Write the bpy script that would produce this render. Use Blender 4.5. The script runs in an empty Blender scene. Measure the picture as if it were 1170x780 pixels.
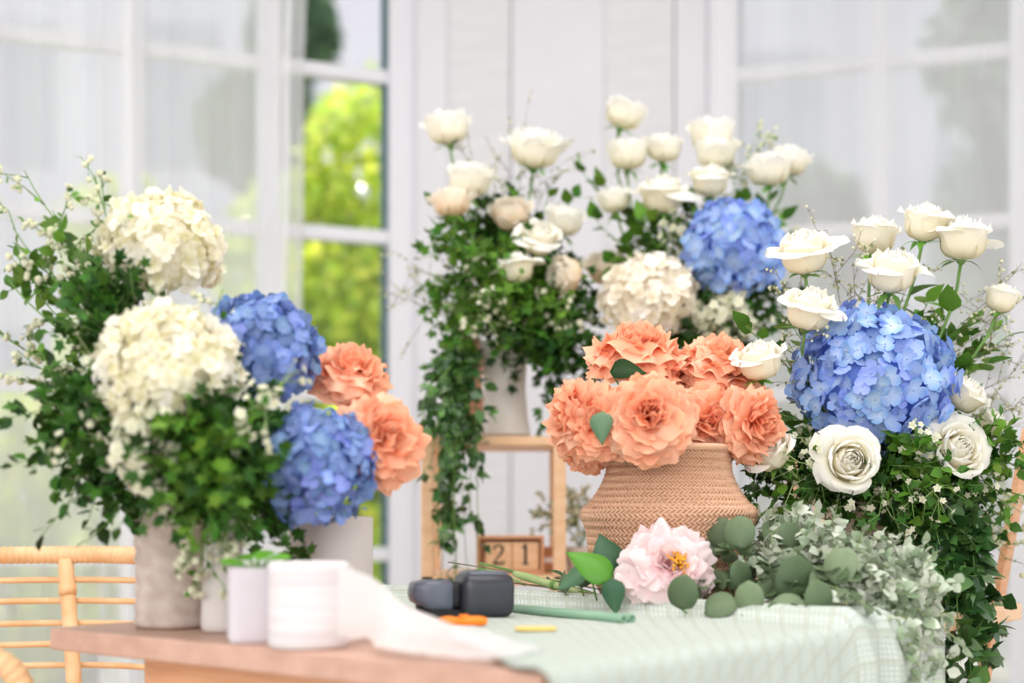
import bpy, math, random
import numpy as np
from mathutils import Vector, Matrix, noise

random.seed(7)
R_ = random.Random(11)
F = 1625.0
CZ = 0.88
PI = math.pi
col = bpy.context.scene.collection


def P(px, py, d):
    """a point in the room seen at that place of the frame, d metres away"""
    return Vector(((px - 585) / F * d, d, CZ + (580 - py) / F * d))


# ------------------------------------------------------------------ materials
def new_mat(name):
    m = bpy.data.materials.new(name)
    m.use_nodes = True
    nt = m.node_tree
    nt.nodes.clear()
    return m, nt, nt.nodes, nt.links


def rgb(c):
    return (c[0], c[1], c[2], 1)


def S(r, g, b):
    """sRGB 0-255 to linear"""
    def f(v):
        v /= 255
        return v / 12.92 if v <= .04045 else ((v + .055) / 1.055) ** 2.4
    return (f(r), f(g), f(b))


def soft_mat(name, ca, cb, vary=None, trans=.3, rough=.55, spec=.3, hue=.0, val=.12, vpow=1.0, vein=0.0):
    """petals and leaves: colour runs base (ca) to tip (cb) over the petal and varies piece by piece"""
    m, nt, N, L = new_mat(name)
    out = N.new('ShaderNodeOutputMaterial')
    at = N.new('ShaderNodeAttribute'); at.attribute_name = 'rnd'
    uv = N.new('ShaderNodeUVMap')
    sp = N.new('ShaderNodeSeparateXYZ'); L.new(uv.outputs[0], sp.inputs[0])
    pw = N.new('ShaderNodeMath'); pw.operation = 'POWER'; pw.inputs[1].default_value = vpow
    L.new(sp.outputs[1], pw.inputs[0])
    mx = N.new('ShaderNodeMixRGB'); L.new(pw.outputs[0], mx.inputs[0])
    mx.inputs[1].default_value = rgb(ca); mx.inputs[2].default_value = rgb(cb)
    last = mx.outputs[0]
    if vary:
        m2 = N.new('ShaderNodeMixRGB'); L.new(at.outputs['Fac'], m2.inputs[0])
        L.new(last, m2.inputs[1]); m2.inputs[2].default_value = rgb(vary); last = m2.outputs[0]
        mm = N.new('ShaderNodeMath'); mm.operation = 'POWER'; mm.inputs[1].default_value = 1.6
        L.new(at.outputs['Fac'], mm.inputs[0]); L.new(mm.outputs[0], m2.inputs[0])
    hs = N.new('ShaderNodeHueSaturation')
    mr = N.new('ShaderNodeMapRange'); mr.inputs[3].default_value = 1 - val; mr.inputs[4].default_value = 1 + val
    # a second value hashed from rnd
    h = N.new('ShaderNodeMath'); h.operation = 'MULTIPLY'; h.inputs[1].default_value = 17.31
    fr = N.new('ShaderNodeMath'); fr.operation = 'FRACT'
    L.new(at.outputs['Fac'], h.inputs[0]); L.new(h.outputs[0], fr.inputs[0]); L.new(fr.outputs[0], mr.inputs[0])
    L.new(mr.outputs[0], hs.inputs['Value'])
    if hue:
        mh = N.new('ShaderNodeMapRange'); mh.inputs[3].default_value = .5 - hue; mh.inputs[4].default_value = .5 + hue
        L.new(fr.outputs[0], mh.inputs[0]); L.new(mh.outputs[0], hs.inputs['Hue'])
    L.new(last, hs.inputs['Color'])
    pr = N.new('ShaderNodeBsdfPrincipled'); pr.inputs['Roughness'].default_value = rough
    pr.inputs['Specular IOR Level'].default_value = spec
    L.new(hs.outputs[0], pr.inputs['Base Color'])
    if vein:
        wv = N.new('ShaderNodeTexWave'); wv.inputs['Scale'].default_value = 6; wv.inputs['Distortion'].default_value = 1
        L.new(uv.outputs[0], wv.inputs[0])
        bp = N.new('ShaderNodeBump'); bp.inputs['Strength'].default_value = vein; bp.inputs['Distance'].default_value = .001
        L.new(wv.outputs['Fac'], bp.inputs['Height']); L.new(bp.outputs[0], pr.inputs['Normal'])
    tr = N.new('ShaderNodeBsdfTranslucent'); L.new(hs.outputs[0], tr.inputs[0])
    ms = N.new('ShaderNodeMixShader'); ms.inputs[0].default_value = trans
    L.new(pr.outputs[0], ms.inputs[1]); L.new(tr.outputs[0], ms.inputs[2]); L.new(ms.outputs[0], out.inputs[0])
    return m


def hard_mat(name, ca, cb=None, rough=.5, spec=.4, scale=20, bump=0, bdist=.002, stretch=None, kind='noise', detail=4, metal=0, contrast=(.35, .65), bkind=None, bscale=None):
    m, nt, N, L = new_mat(name)
    out = N.new('ShaderNodeOutputMaterial')
    pr = N.new('ShaderNodeBsdfPrincipled'); L.new(pr.outputs[0], out.inputs[0])
    pr.inputs['Roughness'].default_value = rough; pr.inputs['Specular IOR Level'].default_value = spec
    pr.inputs['Metallic'].default_value = metal
    pr.inputs['Base Color'].default_value = rgb(ca)
    tc = N.new('ShaderNodeTexCoord'); mp = N.new('ShaderNodeMapping')
    L.new(tc.outputs['Object'], mp.inputs[0])
    if stretch:
        mp.inputs['Scale'].default_value = stretch
    def tex(k, s):
        if k == 'wave':
            t = N.new('ShaderNodeTexWave'); t.bands_direction = 'Z'; t.inputs['Scale'].default_value = s
            t.inputs['Distortion'].default_value = 2.5; t.inputs['Detail'].default_value = 2
            L.new(mp.outputs[0], t.inputs[0]); return t.outputs['Fac']
        t = N.new('ShaderNodeTexNoise'); t.inputs['Scale'].default_value = s; t.inputs['Detail'].default_value = detail
        L.new(mp.outputs[0], t.inputs[0]); return t.outputs['Fac']
    if cb or bump:
        o = tex(kind, scale)
        if cb:
            cr = N.new('ShaderNodeValToRGB'); cr.color_ramp.elements[0].position = contrast[0]; cr.color_ramp.elements[1].position = contrast[1]
            cr.color_ramp.elements[0].color = rgb(ca); cr.color_ramp.elements[1].color = rgb(cb)
            L.new(o, cr.inputs[0]); L.new(cr.outputs[0], pr.inputs['Base Color'])
        if bump:
            ob = tex(bkind, bscale) if bkind else o
            b = N.new('ShaderNodeBump'); b.inputs['Strength'].default_value = bump; b.inputs['Distance'].default_value = bdist
            L.new(ob, b.inputs['Height']); L.new(b.outputs[0], pr.inputs['Normal'])
    return m


def sheer_mat(name, clear, tint=(.93, .93, .95)):
    m, nt, N, L = new_mat(name)
    out = N.new('ShaderNodeOutputMaterial')
    tp = N.new('ShaderNodeBsdfTransparent')
    tl = N.new('ShaderNodeBsdfTranslucent'); tl.inputs[0].default_value = rgb(tint)
    df = N.new('ShaderNodeBsdfDiffuse'); df.inputs[0].default_value = rgb(tint)
    a = N.new('ShaderNodeMixShader'); a.inputs[0].default_value = .5
    L.new(tl.outputs[0], a.inputs[1]); L.new(df.outputs[0], a.inputs[2])
    uv = N.new('ShaderNodeUVMap')
    nz = N.new('ShaderNodeTexNoise'); nz.inputs['Scale'].default_value = 60; nz.inputs['Detail'].default_value = 2
    mp = N.new('ShaderNodeMapping'); mp.inputs['Scale'].default_value = (1, .04, 1)
    L.new(uv.outputs[0], mp.inputs[0]); L.new(mp.outputs[0], nz.inputs[0])
    mr = N.new('ShaderNodeMapRange'); mr.inputs[3].default_value = clear + .05; mr.inputs[4].default_value = clear - .05
    L.new(nz.outputs['Fac'], mr.inputs[0])
    b = N.new('ShaderNodeMixShader')
    L.new(mr.outputs[0], b.inputs[0]); L.new(a.outputs[0], b.inputs[1]); L.new(tp.outputs[0], b.inputs[2])
    L.new(b.outputs[0], out.inputs[0])
    return m


def glass_mat(name):
    m, nt, N, L = new_mat(name)
    out = N.new('ShaderNodeOutputMaterial')
    tp = N.new('ShaderNodeBsdfTransparent'); tp.inputs[0].default_value = (.97, .985, .98, 1)
    gl = N.new('ShaderNodeBsdfGlossy'); gl.inputs['Roughness'].default_value = .02
    fr = N.new('ShaderNodeFresnel'); fr.inputs[0].default_value = 1.25
    a = N.new('ShaderNodeMixShader'); L.new(fr.outputs[0], a.inputs[0])
    L.new(tp.outputs[0], a.inputs[1]); L.new(gl.outputs[0], a.inputs[2]); L.new(a.outputs[0], out.inputs[0])
    return m


M = {}
M['white_rose'] = soft_mat('white_rose_petals', (.92, .84, .58), (.95, .94, .89), trans=.34, val=.015, rough=.55, vpow=.7)
M['cream_rose'] = soft_mat('cream_rose_petals', (.90, .68, .42), (.94, .89, .79), trans=.36, val=.03, rough=.55)
M['blue'] = soft_mat('blue_hydrangea', (.62, .75, .90), (.19, .39, .78), vary=(.30, .40, .80), trans=.25, val=.24, hue=.012, vpow=1.0)
M['blue_deep'] = soft_mat('deep_blue_hydrangea', (.36, .50, .76), (.13, .26, .57), vary=(.20, .26, .58), trans=.2, val=.3, hue=.012, vpow=.9)
M['cream_hyd'] = soft_mat('cream_hydrangea', (.72, .66, .26), (.92, .89, .74), vary=(.93, .90, .84), trans=.32, val=.05, vpow=.6)
M['ivory_hyd'] = soft_mat('ivory_hydrangea', (.80, .68, .46), (.94, .90, .79), vary=(.94, .90, .84), trans=.32, val=.04)
M['coral'] = soft_mat('coral_petals', (.84, .15, .05), (.97, .51, .31), vary=(.97, .60, .41), trans=.30, val=.09, vpow=1.35, vein=.2)
M['pink'] = soft_mat('pink_peony_petals', (.90, .22, .36), (.95, .78, .77), vary=(.96, .84, .83), trans=.28, val=.04, vpow=.5)
M['stamen'] = soft_mat('orange_stamens', (.85, .35, .02), (.9, .5, .05), trans=.1, val=.15)
M['bud_white'] = soft_mat('small_white_blossom', (.70, .70, .42), (.84, .82, .70), trans=.25, val=.08)
M['leaf_dark'] = soft_mat('dark_green_leaf', (.010, .038, .006), (.017, .062, .008), vary=(.06, .16, .016), trans=.15, val=.4, spec=.22, rough=.5, hue=.015)
M['leaf_mid'] = soft_mat('mid_green_leaf', (.035, .10, .012), (.06, .165, .018), vary=(.17, .34, .035), trans=.24, val=.3, spec=.25, rough=.48, hue=.015)
M['leaf_ivy'] = soft_mat('glossy_ivy_leaf', (.012, .055, .014), (.028, .10, .02), vary=(.12, .25, .06), trans=.16, val=.4, spec=.6, rough=.32, hue=.01)
M['leaf_blue'] = soft_mat('blue_green_leaf', (.05, .14, .07), (.09, .21, .11), vary=(.16, .28, .16), trans=.2, val=.2, spec=.35, rough=.45)
M['leaf_silver'] = soft_mat('silver_dollar_leaf', (.085, .135, .065), (.125, .19, .09), vary=(.24, .31, .18), trans=.16, val=.25, spec=.3, rough=.5)
M['leaf_pale'] = soft_mat('pale_grey_green_leaf', (.22, .30, .17), (.36, .45, .30), vary=(.78, .80, .70), trans=.22, val=.28, spec=.3, rough=.5, hue=.02)
M['leaf_bright'] = soft_mat('bright_green_leaf', (.08, .30, .02), (.13, .42, .04), vary=(.20, .50, .06), trans=.3, val=.15, spec=.45, rough=.4)
M['leaf_olive'] = soft_mat('olive_filler_leaf', (.22, .30, .12), (.34, .40, .20), trans=.2, val=.2)
M['stem'] = hard_mat('green_stem', (.10, .22, .04), (.17, .31, .07), rough=.5, scale=40)
M['stem_pale'] = hard_mat('pale_green_stem', (.30, .42, .16), (.42, .50, .22), rough=.5, scale=60)
M['twig'] = hard_mat('brown_twig', (.14, .085, .04), (.24, .17, .09), rough=.7, scale=60)
M['ceramic_taupe'] = hard_mat('taupe_clay', S(184, 168, 156), S(204, 190, 178), rough=.75, scale=60, bump=.5, bdist=.002)
M['ceramic_beige'] = hard_mat('beige_clay', S(205, 190, 172), S(222, 208, 192), rough=.7, scale=50, bump=.25, bdist=.001)
M['ceramic_white'] = hard_mat('matt_white_ceramic', S(208, 202, 197), S(215, 209, 204), rough=.55, scale=12)
M['ceramic_lilac'] = hard_mat('pale_lilac_ceramic', S(202, 195, 200), S(208, 201, 206), rough=.5, scale=12)
M['ceramic_cream'] = hard_mat('pale_cream_ceramic', S(222, 214, 205), S(230, 223, 215), rough=.6, scale=30, bump=.1)
M['terracotta'] = hard_mat('pale_terracotta', S(214, 160, 132), S(228, 178, 150), rough=.8, scale=30, bump=.1)
M['wall'] = hard_mat('white_paint', S(214, 214, 218), S(218, 218, 222), rough=.6, scale=3)
M['frame'] = hard_mat('white_window_paint', S(222, 223, 228), rough=.4)
M['seal'] = hard_mat('dark_teal_seal', (.03, .10, .12), rough=.5)
M['floor'] = hard_mat('pale_floor', S(190, 178, 168), S(205, 195, 186), rough=.5, scale=4)
M['ceiling'] = hard_mat('ceiling_paint', S(238, 238, 240), rough=.8)
M['wood'] = hard_mat('light_wood', S(206, 150, 108), S(222, 170, 128), rough=.45, scale=9, stretch=(1, 1, 14), detail=6, bump=.04)
M['wood_top'] = hard_mat('table_wood', S(190, 150, 130), S(204, 164, 144), rough=.4, scale=5, stretch=(2, 9, 9), detail=6)
M['wood_pale'] = hard_mat('pale_pine', S(226, 184, 142), S(236, 198, 160), rough=.5, scale=9, stretch=(2, 2, 9), detail=6)
M['rattan'] = hard_mat('rattan_cane', S(226, 178, 128), S(238, 198, 152), rough=.45, scale=30, bump=.1)
M['gadget'] = hard_mat('dark_grey_plastic', S(46, 49, 56), rough=.34, spec=.6)
M['gadget_top'] = hard_mat('slate_grey_plastic', S(92, 98, 112), rough=.3, spec=.6)
M['black'] = hard_mat('black_plastic', (.008, .008, .01), rough=.5)
M['ink'] = hard_mat('black_ink', (.015, .013, .012), rough=.7)
M['orange'] = hard_mat('orange_plastic', (.95, .24, .01), rough=.35)
M['yellow'] = hard_mat('pale_yellow_plastic', (.85, .60, .16), rough=.4)
M['tube_green'] = hard_mat('sage_green_tube', (.20, .36, .24), (.24, .40, .27), rough=.4, scale=20)
M['kraft'] = hard_mat('kraft_board', S(178, 120, 82), S(190, 134, 94), rough=.8, scale=40)
M['label_white'] = hard_mat('white_label', S(235, 230, 225), rough=.6)
M['sheer'] = sheer_mat('sheer_white_curtain', .42, (.96, .96, .975))
M['sheer_dense'] = sheer_mat('sheer_white_curtain_dense', .38, (.92, .92, .94))
M['tulle'] = sheer_mat('white_tulle', .10, (.93, .92, .92))
M['glass'] = glass_mat('window_glass')
M['crumple'] = hard_mat('crumpled_white_fabric', S(212, 212, 214), S(218, 218, 220), rough=.7, scale=6, stretch=(1, 1, 6), bump=.7, bdist=.012)
M['ext_leaf'] = soft_mat('garden_leaf', (.30, .50, .03), (.52, .68, .05), vary=(.86, .84, .12), trans=.5, val=.35, spec=.8, rough=.25)
M['ext_leaf_dark'] = soft_mat('garden_leaf_dark', (.06, .13, .07), (.09, .18, .09), vary=(.16, .28, .12), trans=.4, val=.3, spec=.4)
M['bark'] = hard_mat('bark', (.10, .07, .05), (.2, .15, .11), rough=.9, scale=20, bump=.4)
M['lawn'] = hard_mat('pale_gravel_yard', (.42, .42, .34), (.55, .56, .46), rough=.9, scale=20, bump=.3)
M['house'] = hard_mat('pale_house_render', S(214, 208, 220), S(220, 215, 226), rough=.9, scale=2)
M['house_grey'] = hard_mat('mauve_grey_render', S(188, 188, 202), S(194, 194, 208), rough=.9, scale=2)
M['house_dark'] = hard_mat('house_window_glass', S(150, 154, 170), rough=.3)


def roll_mat():
    """stacked paper layers: fine horizontal lines"""
    m, nt, N, L = new_mat('paper_roll_layers')
    out = N.new('ShaderNodeOutputMaterial'); pr = N.new('ShaderNodeBsdfPrincipled'); L.new(pr.outputs[0], out.inputs[0])
    pr.inputs['Roughness'].default_value = .8
    tc = N.new('ShaderNodeTexCoord'); nz = N.new('ShaderNodeTexNoise'); nz.inputs['Scale'].default_value = 12
    mp = N.new('ShaderNodeMapping'); mp.inputs['Scale'].default_value = (.6, .6, 9)
    L.new(tc.outputs['Object'], mp.inputs[0]); L.new(mp.outputs[0], nz.inputs[0])
    cr = N.new('ShaderNodeValToRGB'); cr.color_ramp.elements[0].position = .3; cr.color_ramp.elements[1].position = .7
    cr.color_ramp.elements[0].color = rgb(S(206, 198, 198)); cr.color_ramp.elements[1].color = rgb(S(226, 221, 221))
    L.new(nz.outputs[0], cr.inputs[0]); L.new(cr.outputs[0], pr.inputs['Base Color'])
    b = N.new('ShaderNodeBump'); b.inputs['Strength'].default_value = .3; b.inputs['Distance'].default_value = .001
    L.new(nz.outputs[0], b.inputs['Height']); L.new(b.outputs[0], pr.inputs['Normal'])
    return m


def cloth_mat():
    m, nt, N, L = new_mat('sage_gauze_cloth')
    out = N.new('ShaderNodeOutputMaterial'); pr = N.new('ShaderNodeBsdfPrincipled')
    pr.inputs['Roughness'].default_value = .9; pr.inputs['Specular IOR Level'].default_value = .1
    uv = N.new('ShaderNodeUVMap'); sp = N.new('ShaderNodeSeparateXYZ'); L.new(uv.outputs[0], sp.inputs[0])
    nz = N.new('ShaderNodeTexNoise'); nz.inputs['Scale'].default_value = 30; L.new(uv.outputs[0], nz.inputs[0])
    def lines(i, period, sharp):
        a = N.new('ShaderNodeMath'); a.operation = 'MULTIPLY'; a.inputs[1].default_value = 2 * PI / period
        L.new(sp.outputs[i], a.inputs[0])
        j = N.new('ShaderNodeMath'); j.operation = 'MULTIPLY_ADD'; j.inputs[1].default_value = 1.2
        L.new(nz.outputs[0], j.inputs[0]); L.new(a.outputs[0], j.inputs[2])
        s = N.new('ShaderNodeMath'); s.operation = 'SINE'; L.new(j.outputs[0], s.inputs[0])
        r = N.new('ShaderNodeMapRange'); r.inputs[1].default_value = sharp; r.inputs[2].default_value = 1
        L.new(s.outputs[0], r.inputs[0]); return r.outputs[0]
    def mx(a, b):
        q = N.new('ShaderNodeMath'); q.operation = 'MAXIMUM'; L.new(a, q.inputs[0]); L.new(b, q.inputs[1]); return q.outputs[0]
    fine = mx(lines(0, .006, .2), lines(1, .006, .2))
    wide = mx(lines(0, .03, .75), lines(1, .03, .75))
    c1 = N.new('ShaderNodeMixRGB'); c1.inputs[1].default_value = rgb(S(224, 231, 224)); c1.inputs[2].default_value = rgb(S(203, 216, 204))
    L.new(fine, c1.inputs[0])
    c2 = N.new('ShaderNodeMixRGB'); L.new(c1.outputs[0], c2.inputs[1]); c2.inputs[2].default_value = rgb(S(196, 200, 180))
    f = N.new('ShaderNodeMath'); f.operation = 'MULTIPLY'; f.inputs[1].default_value = .5; L.new(wide, f.inputs[0]); L.new(f.outputs[0], c2.inputs[0])
    L.new(c2.outputs[0], pr.inputs['Base Color'])
    b = N.new('ShaderNodeBump'); b.inputs['Strength'].default_value = .6; b.inputs['Distance'].default_value = .0015
    L.new(fine, b.inputs['Height']); L.new(b.outputs[0], pr.inputs['Normal'])
    tr = N.new('ShaderNodeBsdfTranslucent'); L.new(c2.outputs[0], tr.inputs[0])
    ms = N.new('ShaderNodeMixShader'); ms.inputs[0].default_value = .2
    L.new(pr.outputs[0], ms.inputs[1]); L.new(tr.outputs[0], ms.inputs[2]); L.new(ms.outputs[0], out.inputs[0])
    return m


M['roll'] = roll_mat()
M['cloth'] = cloth_mat()


def basket_mat():
    m, nt, N, L = new_mat('woven_seagrass')
    out = N.new('ShaderNodeOutputMaterial'); pr = N.new('ShaderNodeBsdfPrincipled'); L.new(pr.outputs[0], out.inputs[0])
    pr.inputs['Roughness'].default_value = .75; pr.inputs['Specular IOR Level'].default_value = .2
    uv = N.new('ShaderNodeUVMap')
    nz = N.new('ShaderNodeTexNoise'); nz.inputs['Scale'].default_value = 9; nz.inputs['Detail'].default_value = 5
    L.new(uv.outputs[0], nz.inputs[0])
    cr = N.new('ShaderNodeValToRGB'); cr.color_ramp.elements[0].position = .3; cr.color_ramp.elements[1].position = .7
    cr.color_ramp.elements[0].color = rgb(S(190, 138, 104)); cr.color_ramp.elements[1].color = rgb(S(238, 202, 172))
    at = N.new('ShaderNodeAttribute'); at.attribute_name = 'rnd'
    mx = N.new('ShaderNodeMixRGB'); mx.inputs[2].default_value = rgb(S(220, 178, 146))
    L.new(at.outputs['Fac'], mx.inputs[0]); L.new(nz.outputs[0], cr.inputs[0]); L.new(cr.outputs[0], mx.inputs[1])
    L.new(mx.outputs[0], pr.inputs['Base Color'])
    return m


M['basket'] = basket_mat()
M['basket_dark'] = hard_mat('seagrass_core', S(172, 124, 92), S(188, 140, 106), rough=.85, scale=60)


# ------------------------------------------------------------------ mesh builder
class MB:
    def __init__(s):
        s.v, s.f, s.uv, s.r = [], [], [], []

    def vert(s, p, uv=(0, 0), r=0.0):
        s.v.append(tuple(p)); s.uv.append(uv); s.r.append(r); return len(s.v) - 1

    def grid(s, fn, nu, nv, r=0.0, u0=-1, u1=1, closed=False, uvs=None):
        b = len(s.v)
        for j in range(nv + 1):
            v = j / nv
            for i in range(nu + (0 if closed else 1)):
                u = u0 + (u1 - u0) * i / nu
                s.v.append(tuple(fn(u, v))); s.uv.append(uvs(u, v) if uvs else ((u - u0) / (u1 - u0), v)); s.r.append(r)
        w = nu if closed else nu + 1
        for j in range(nv):
            for i in range(nu):
                i2 = (i + 1) % w if closed else i + 1
                s.f.append((b + j * w + i, b + j * w + i2, b + (j + 1) * w + i2, b + (j + 1) * w + i))
        return b

    def tube(s, pts, rad, n=6, r=0.0, cap=True):
        pts = [Vector(p) for p in pts]
        m = len(pts)
        rads = rad if isinstance(rad, (list, tuple)) else [rad] * m
        t0 = (pts[1] - pts[0]).normalized()
        a = t0.orthogonal().normalized()
        b0 = len(s.v)
        for k in range(m):
            t = (pts[min(k + 1, m - 1)] - pts[max(k - 1, 0)])
            t = t.normalized() if t.length > 1e-9 else t0
            a = (a - t * a.dot(t))
            a = a.normalized() if a.length > 1e-6 else t.orthogonal().normalized()
            b = t.cross(a)
            for i in range(n):
                an = 2 * PI * i / n
                s.vert(pts[k] + (a * math.cos(an) + b * math.sin(an)) * rads[k], (i / n, k / (m - 1)), r)
        for k in range(m - 1):
            for i in range(n):
                i2 = (i + 1) % n
                s.f.append((b0 + k * n + i, b0 + k * n + i2, b0 + (k + 1) * n + i2, b0 + (k + 1) * n + i))
        if cap:
            s.f.append(tuple(b0 + i for i in range(n))[::-1]); s.f.append(tuple(b0 + (m - 1) * n + i for i in range(n)))

    def lathe(s, prof, seg=48, c=(0, 0, 0), mod=None, r=0.0):
        def fn(u, v):
            k = v * (len(prof) - 1); i = min(int(k), len(prof) - 2); t = k - i
            rr = prof[i][0] * (1 - t) + prof[i + 1][0] * t; z = prof[i][1] * (1 - t) + prof[i + 1][1] * t
            an = u * 2 * PI
            if mod: rr, z = mod(rr, z, an, k)
            return (c[0] + rr * math.cos(an), c[1] + rr * math.sin(an), c[2] + z)
        s.grid(fn, seg, len(prof) - 1, r, 0, 1, closed=True)

    def box(s, lo, hi, mtx=None, r=0.0):
        b = len(s.v)
        for z in (lo[2], hi[2]):
            for y in (lo[1], hi[1]):
                for x in (lo[0], hi[0]):
                    p = Vector((x, y, z)); s.vert(mtx @ p if mtx else p, (x, z), r)
        for q in ((0, 1, 3, 2), (4, 6, 7, 5), (0, 4, 5, 1), (2, 3, 7, 6), (0, 2, 6, 4), (1, 5, 7, 3)):
            s.f.append(tuple(b + i for i in q))

    def prism(s, poly, z0, z1, mtx=None):
        n = len(poly); b = len(s.v)
        for z in (z0, z1):
            for x, y in poly:
                p = Vector((x, y, z)); s.vert(mtx @ p if mtx else p)
        s.f.append(tuple(b + i for i in range(n))[::-1]); s.f.append(tuple(b + n + i for i in range(n)))
        for i in range(n):
            j = (i + 1) % n; s.f.append((b + i, b + j, b + n + j, b + n + i))

    def ball(s, c, rad, r=0.0, nu=6, nv=4):
        c = Vector(c)
        s.grid(lambda u, v: c + Vector((math.sin(v * PI) * math.cos(u * 2 * PI), math.sin(v * PI) * math.sin(u * 2 * PI), math.cos(v * PI))) * rad, nu, nv, r, 0, 1, closed=True)

    def add(s, o, mtx):
        b = len(s.v)
        s.v += [tuple(mtx @ Vector(p)) for p in o.v]; s.uv += o.uv; s.r += o.r
        s.f += [tuple(b + i for i in q) for q in o.f]

    def build(s, name, mat, parent=None, origin=None, smooth=True, bevel=0, solid=0, subd=0):
        if parent is not None and origin is None:
            p = parent; origin = Vector((0, 0, 0))
            while p is not None: origin = origin + p.location; p = p.parent
        origin = Vector(origin) if origin is not None else Vector((0, 0, 0))
        me = bpy.data.meshes.new(name)
        me.from_pydata([tuple(Vector(p) - origin) for p in s.v], [], s.f)
        uvl = me.uv_layers.new(name='UVMap')
        idx = np.empty(len(me.loops), np.int32); me.loops.foreach_get('vertex_index', idx)
        uvl.data.foreach_set('uv', np.array(s.uv, np.float32)[idx].ravel())
        at = me.attributes.new('rnd', 'FLOAT', 'POINT'); at.data.foreach_set('value', np.array(s.r, np.float32))
        me.polygons.foreach_set('use_smooth', [smooth] * len(me.polygons))
        me.materials.append(mat); me.update()
        o = bpy.data.objects.new(name, me); col.objects.link(o)
        if parent is not None: o.parent = parent
        else: o.location = origin
        if solid:
            md = o.modifiers.new('solid', 'SOLIDIFY'); md.thickness = solid; md.offset = 0
        if bevel:
            md = o.modifiers.new('bevel', 'BEVEL'); md.width = bevel; md.segments = 3; md.limit_method = 'ANGLE'
        if subd:
            md = o.modifiers.new('sub', 'SUBSURF'); md.levels = subd; md.render_levels = subd
        return o


def empty(name, loc, label=None, cat=None, group=None):
    o = bpy.data.objects.new(name, None); col.objects.link(o); o.location = loc; o.empty_display_size = .02
    tag(o, label, cat, group); return o


def tag(o, label=None, cat=None, group=None, kind=None):
    if label: o['label'] = label
    if cat: o['category'] = cat
    if group: o['group'] = group
    if kind: o['kind'] = kind
    return o


def orient(axis, pos=(0, 0, 0), s=1.0, roll=0.0):
    z = Vector(axis).normalized()
    q = Vector((0, 0, 1)).rotation_difference(z).to_matrix().to_4x4()
    return Matrix.Translation(Vector(pos)) @ q @ Matrix.Rotation(roll, 4, 'Z') @ Matrix.Diagonal((s, s, s, 1))


def bez(a, b, c, d, n):
    out = []
    for i in range(n + 1):
        t = i / n; u = 1 - t
        out.append(a * u ** 3 + b * 3 * u * u * t + c * 3 * u * t * t + d * t ** 3)
    return out


# ------------------------------------------------------------------ blooms (unit size, axis +Z)
def cup_r(v):
    """round bottom of a rose: full width by 45% of the petal's length"""
    q = min(1, v / .45)
    return math.sqrt(max(0, 1 - (1 - q) ** 2))


def rose_bloom(rng, opening=1.0, N=34, point=.05):
    mb = MB()
    for i in range(N):
        t = i / (N - 1); th = i * 2.39996 + rng.uniform(-.15, .15)
        Rr = .05 + .62 * t ** .85; H = 1.36 - .20 * t + rng.uniform(-.06, .06)
        curl = -.05 - .20 * t * (1 - t) * 2
        if t > .5: curl += .24 * (t - .5) / .5 * opening
        if t > .80: curl += rng.uniform(-.06, .32) * opening
        span = 1.5 - .55 * t; ph = rng.uniform(0, 6.28); pt = point * (.3 + t) * rng.uniform(.4, 1.3)
        drop = rng.uniform(.5, 1.5); side = rng.uniform(-.1, .1)
        def f(u, v):
            v = 1 - (1 - v) ** 1.6
            w = v ** .4 * math.sqrt(max(0, 1 - max(0, (v - .5) / .5) ** 3.0)) + .01
            k = max(0, (v - .5) / .5)
            zz = v * (1 - .10 * u * u * v)
            r = Rr * cup_r(v) + .02
            r += curl * k ** 1.6 * (1 + side * u) + .12 * t * (u * u) * k
            r += .02 * math.sin(4 * u + ph) * k
            z = -.62 + H * zz
            z -= max(0, curl) * .75 * k ** 2.4 * drop
            z += pt * (1 - abs(u)) * k ** 2 + .03 * math.sin(3 * u + ph) * k * t
            a = th + u * span * w
            return (r * math.cos(a), r * math.sin(a), z)
        mb.grid(f, 8, 11, rng.random())
    return mb


def rose_full(rng, N=54):
    """garden rose: many short petals packed in a cup"""
    mb = MB()
    for i in range(N):
        t = i / (N - 1); th = i * 2.39996
        Rr = .06 + .70 * t ** .8; H = 1.05 + .22 * math.sin(t * 2.6) + rng.uniform(-.08, .08)
        curl = (-.12 + .40 * max(0, (t - .5) / .5) ** 1.5 * rng.uniform(.4, 1.5)); span = .85 - .25 * t; ph = rng.uniform(0, 6.28)
        def f(u, v):
            w = v ** .45 * (1 - .5 * max(0, (v - .5) / .5) ** 2.4) + .02
            k = max(0, (v - .5) / .5)
            r = Rr * cup_r(v) + curl * k ** 1.6 + .06 * u * u * v + .03 * math.sin(5 * u + ph) * k
            z = -.60 + H * v * (1 - .12 * u * u) - .4 * max(0, curl) * k ** 2 + .035 * math.sin(6 * u + ph) * v * v
            a = th + u * span * w
            return (r * math.cos(a), r * math.sin(a), z)
        mb.grid(f, 6, 7, rng.random())
    return mb


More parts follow.
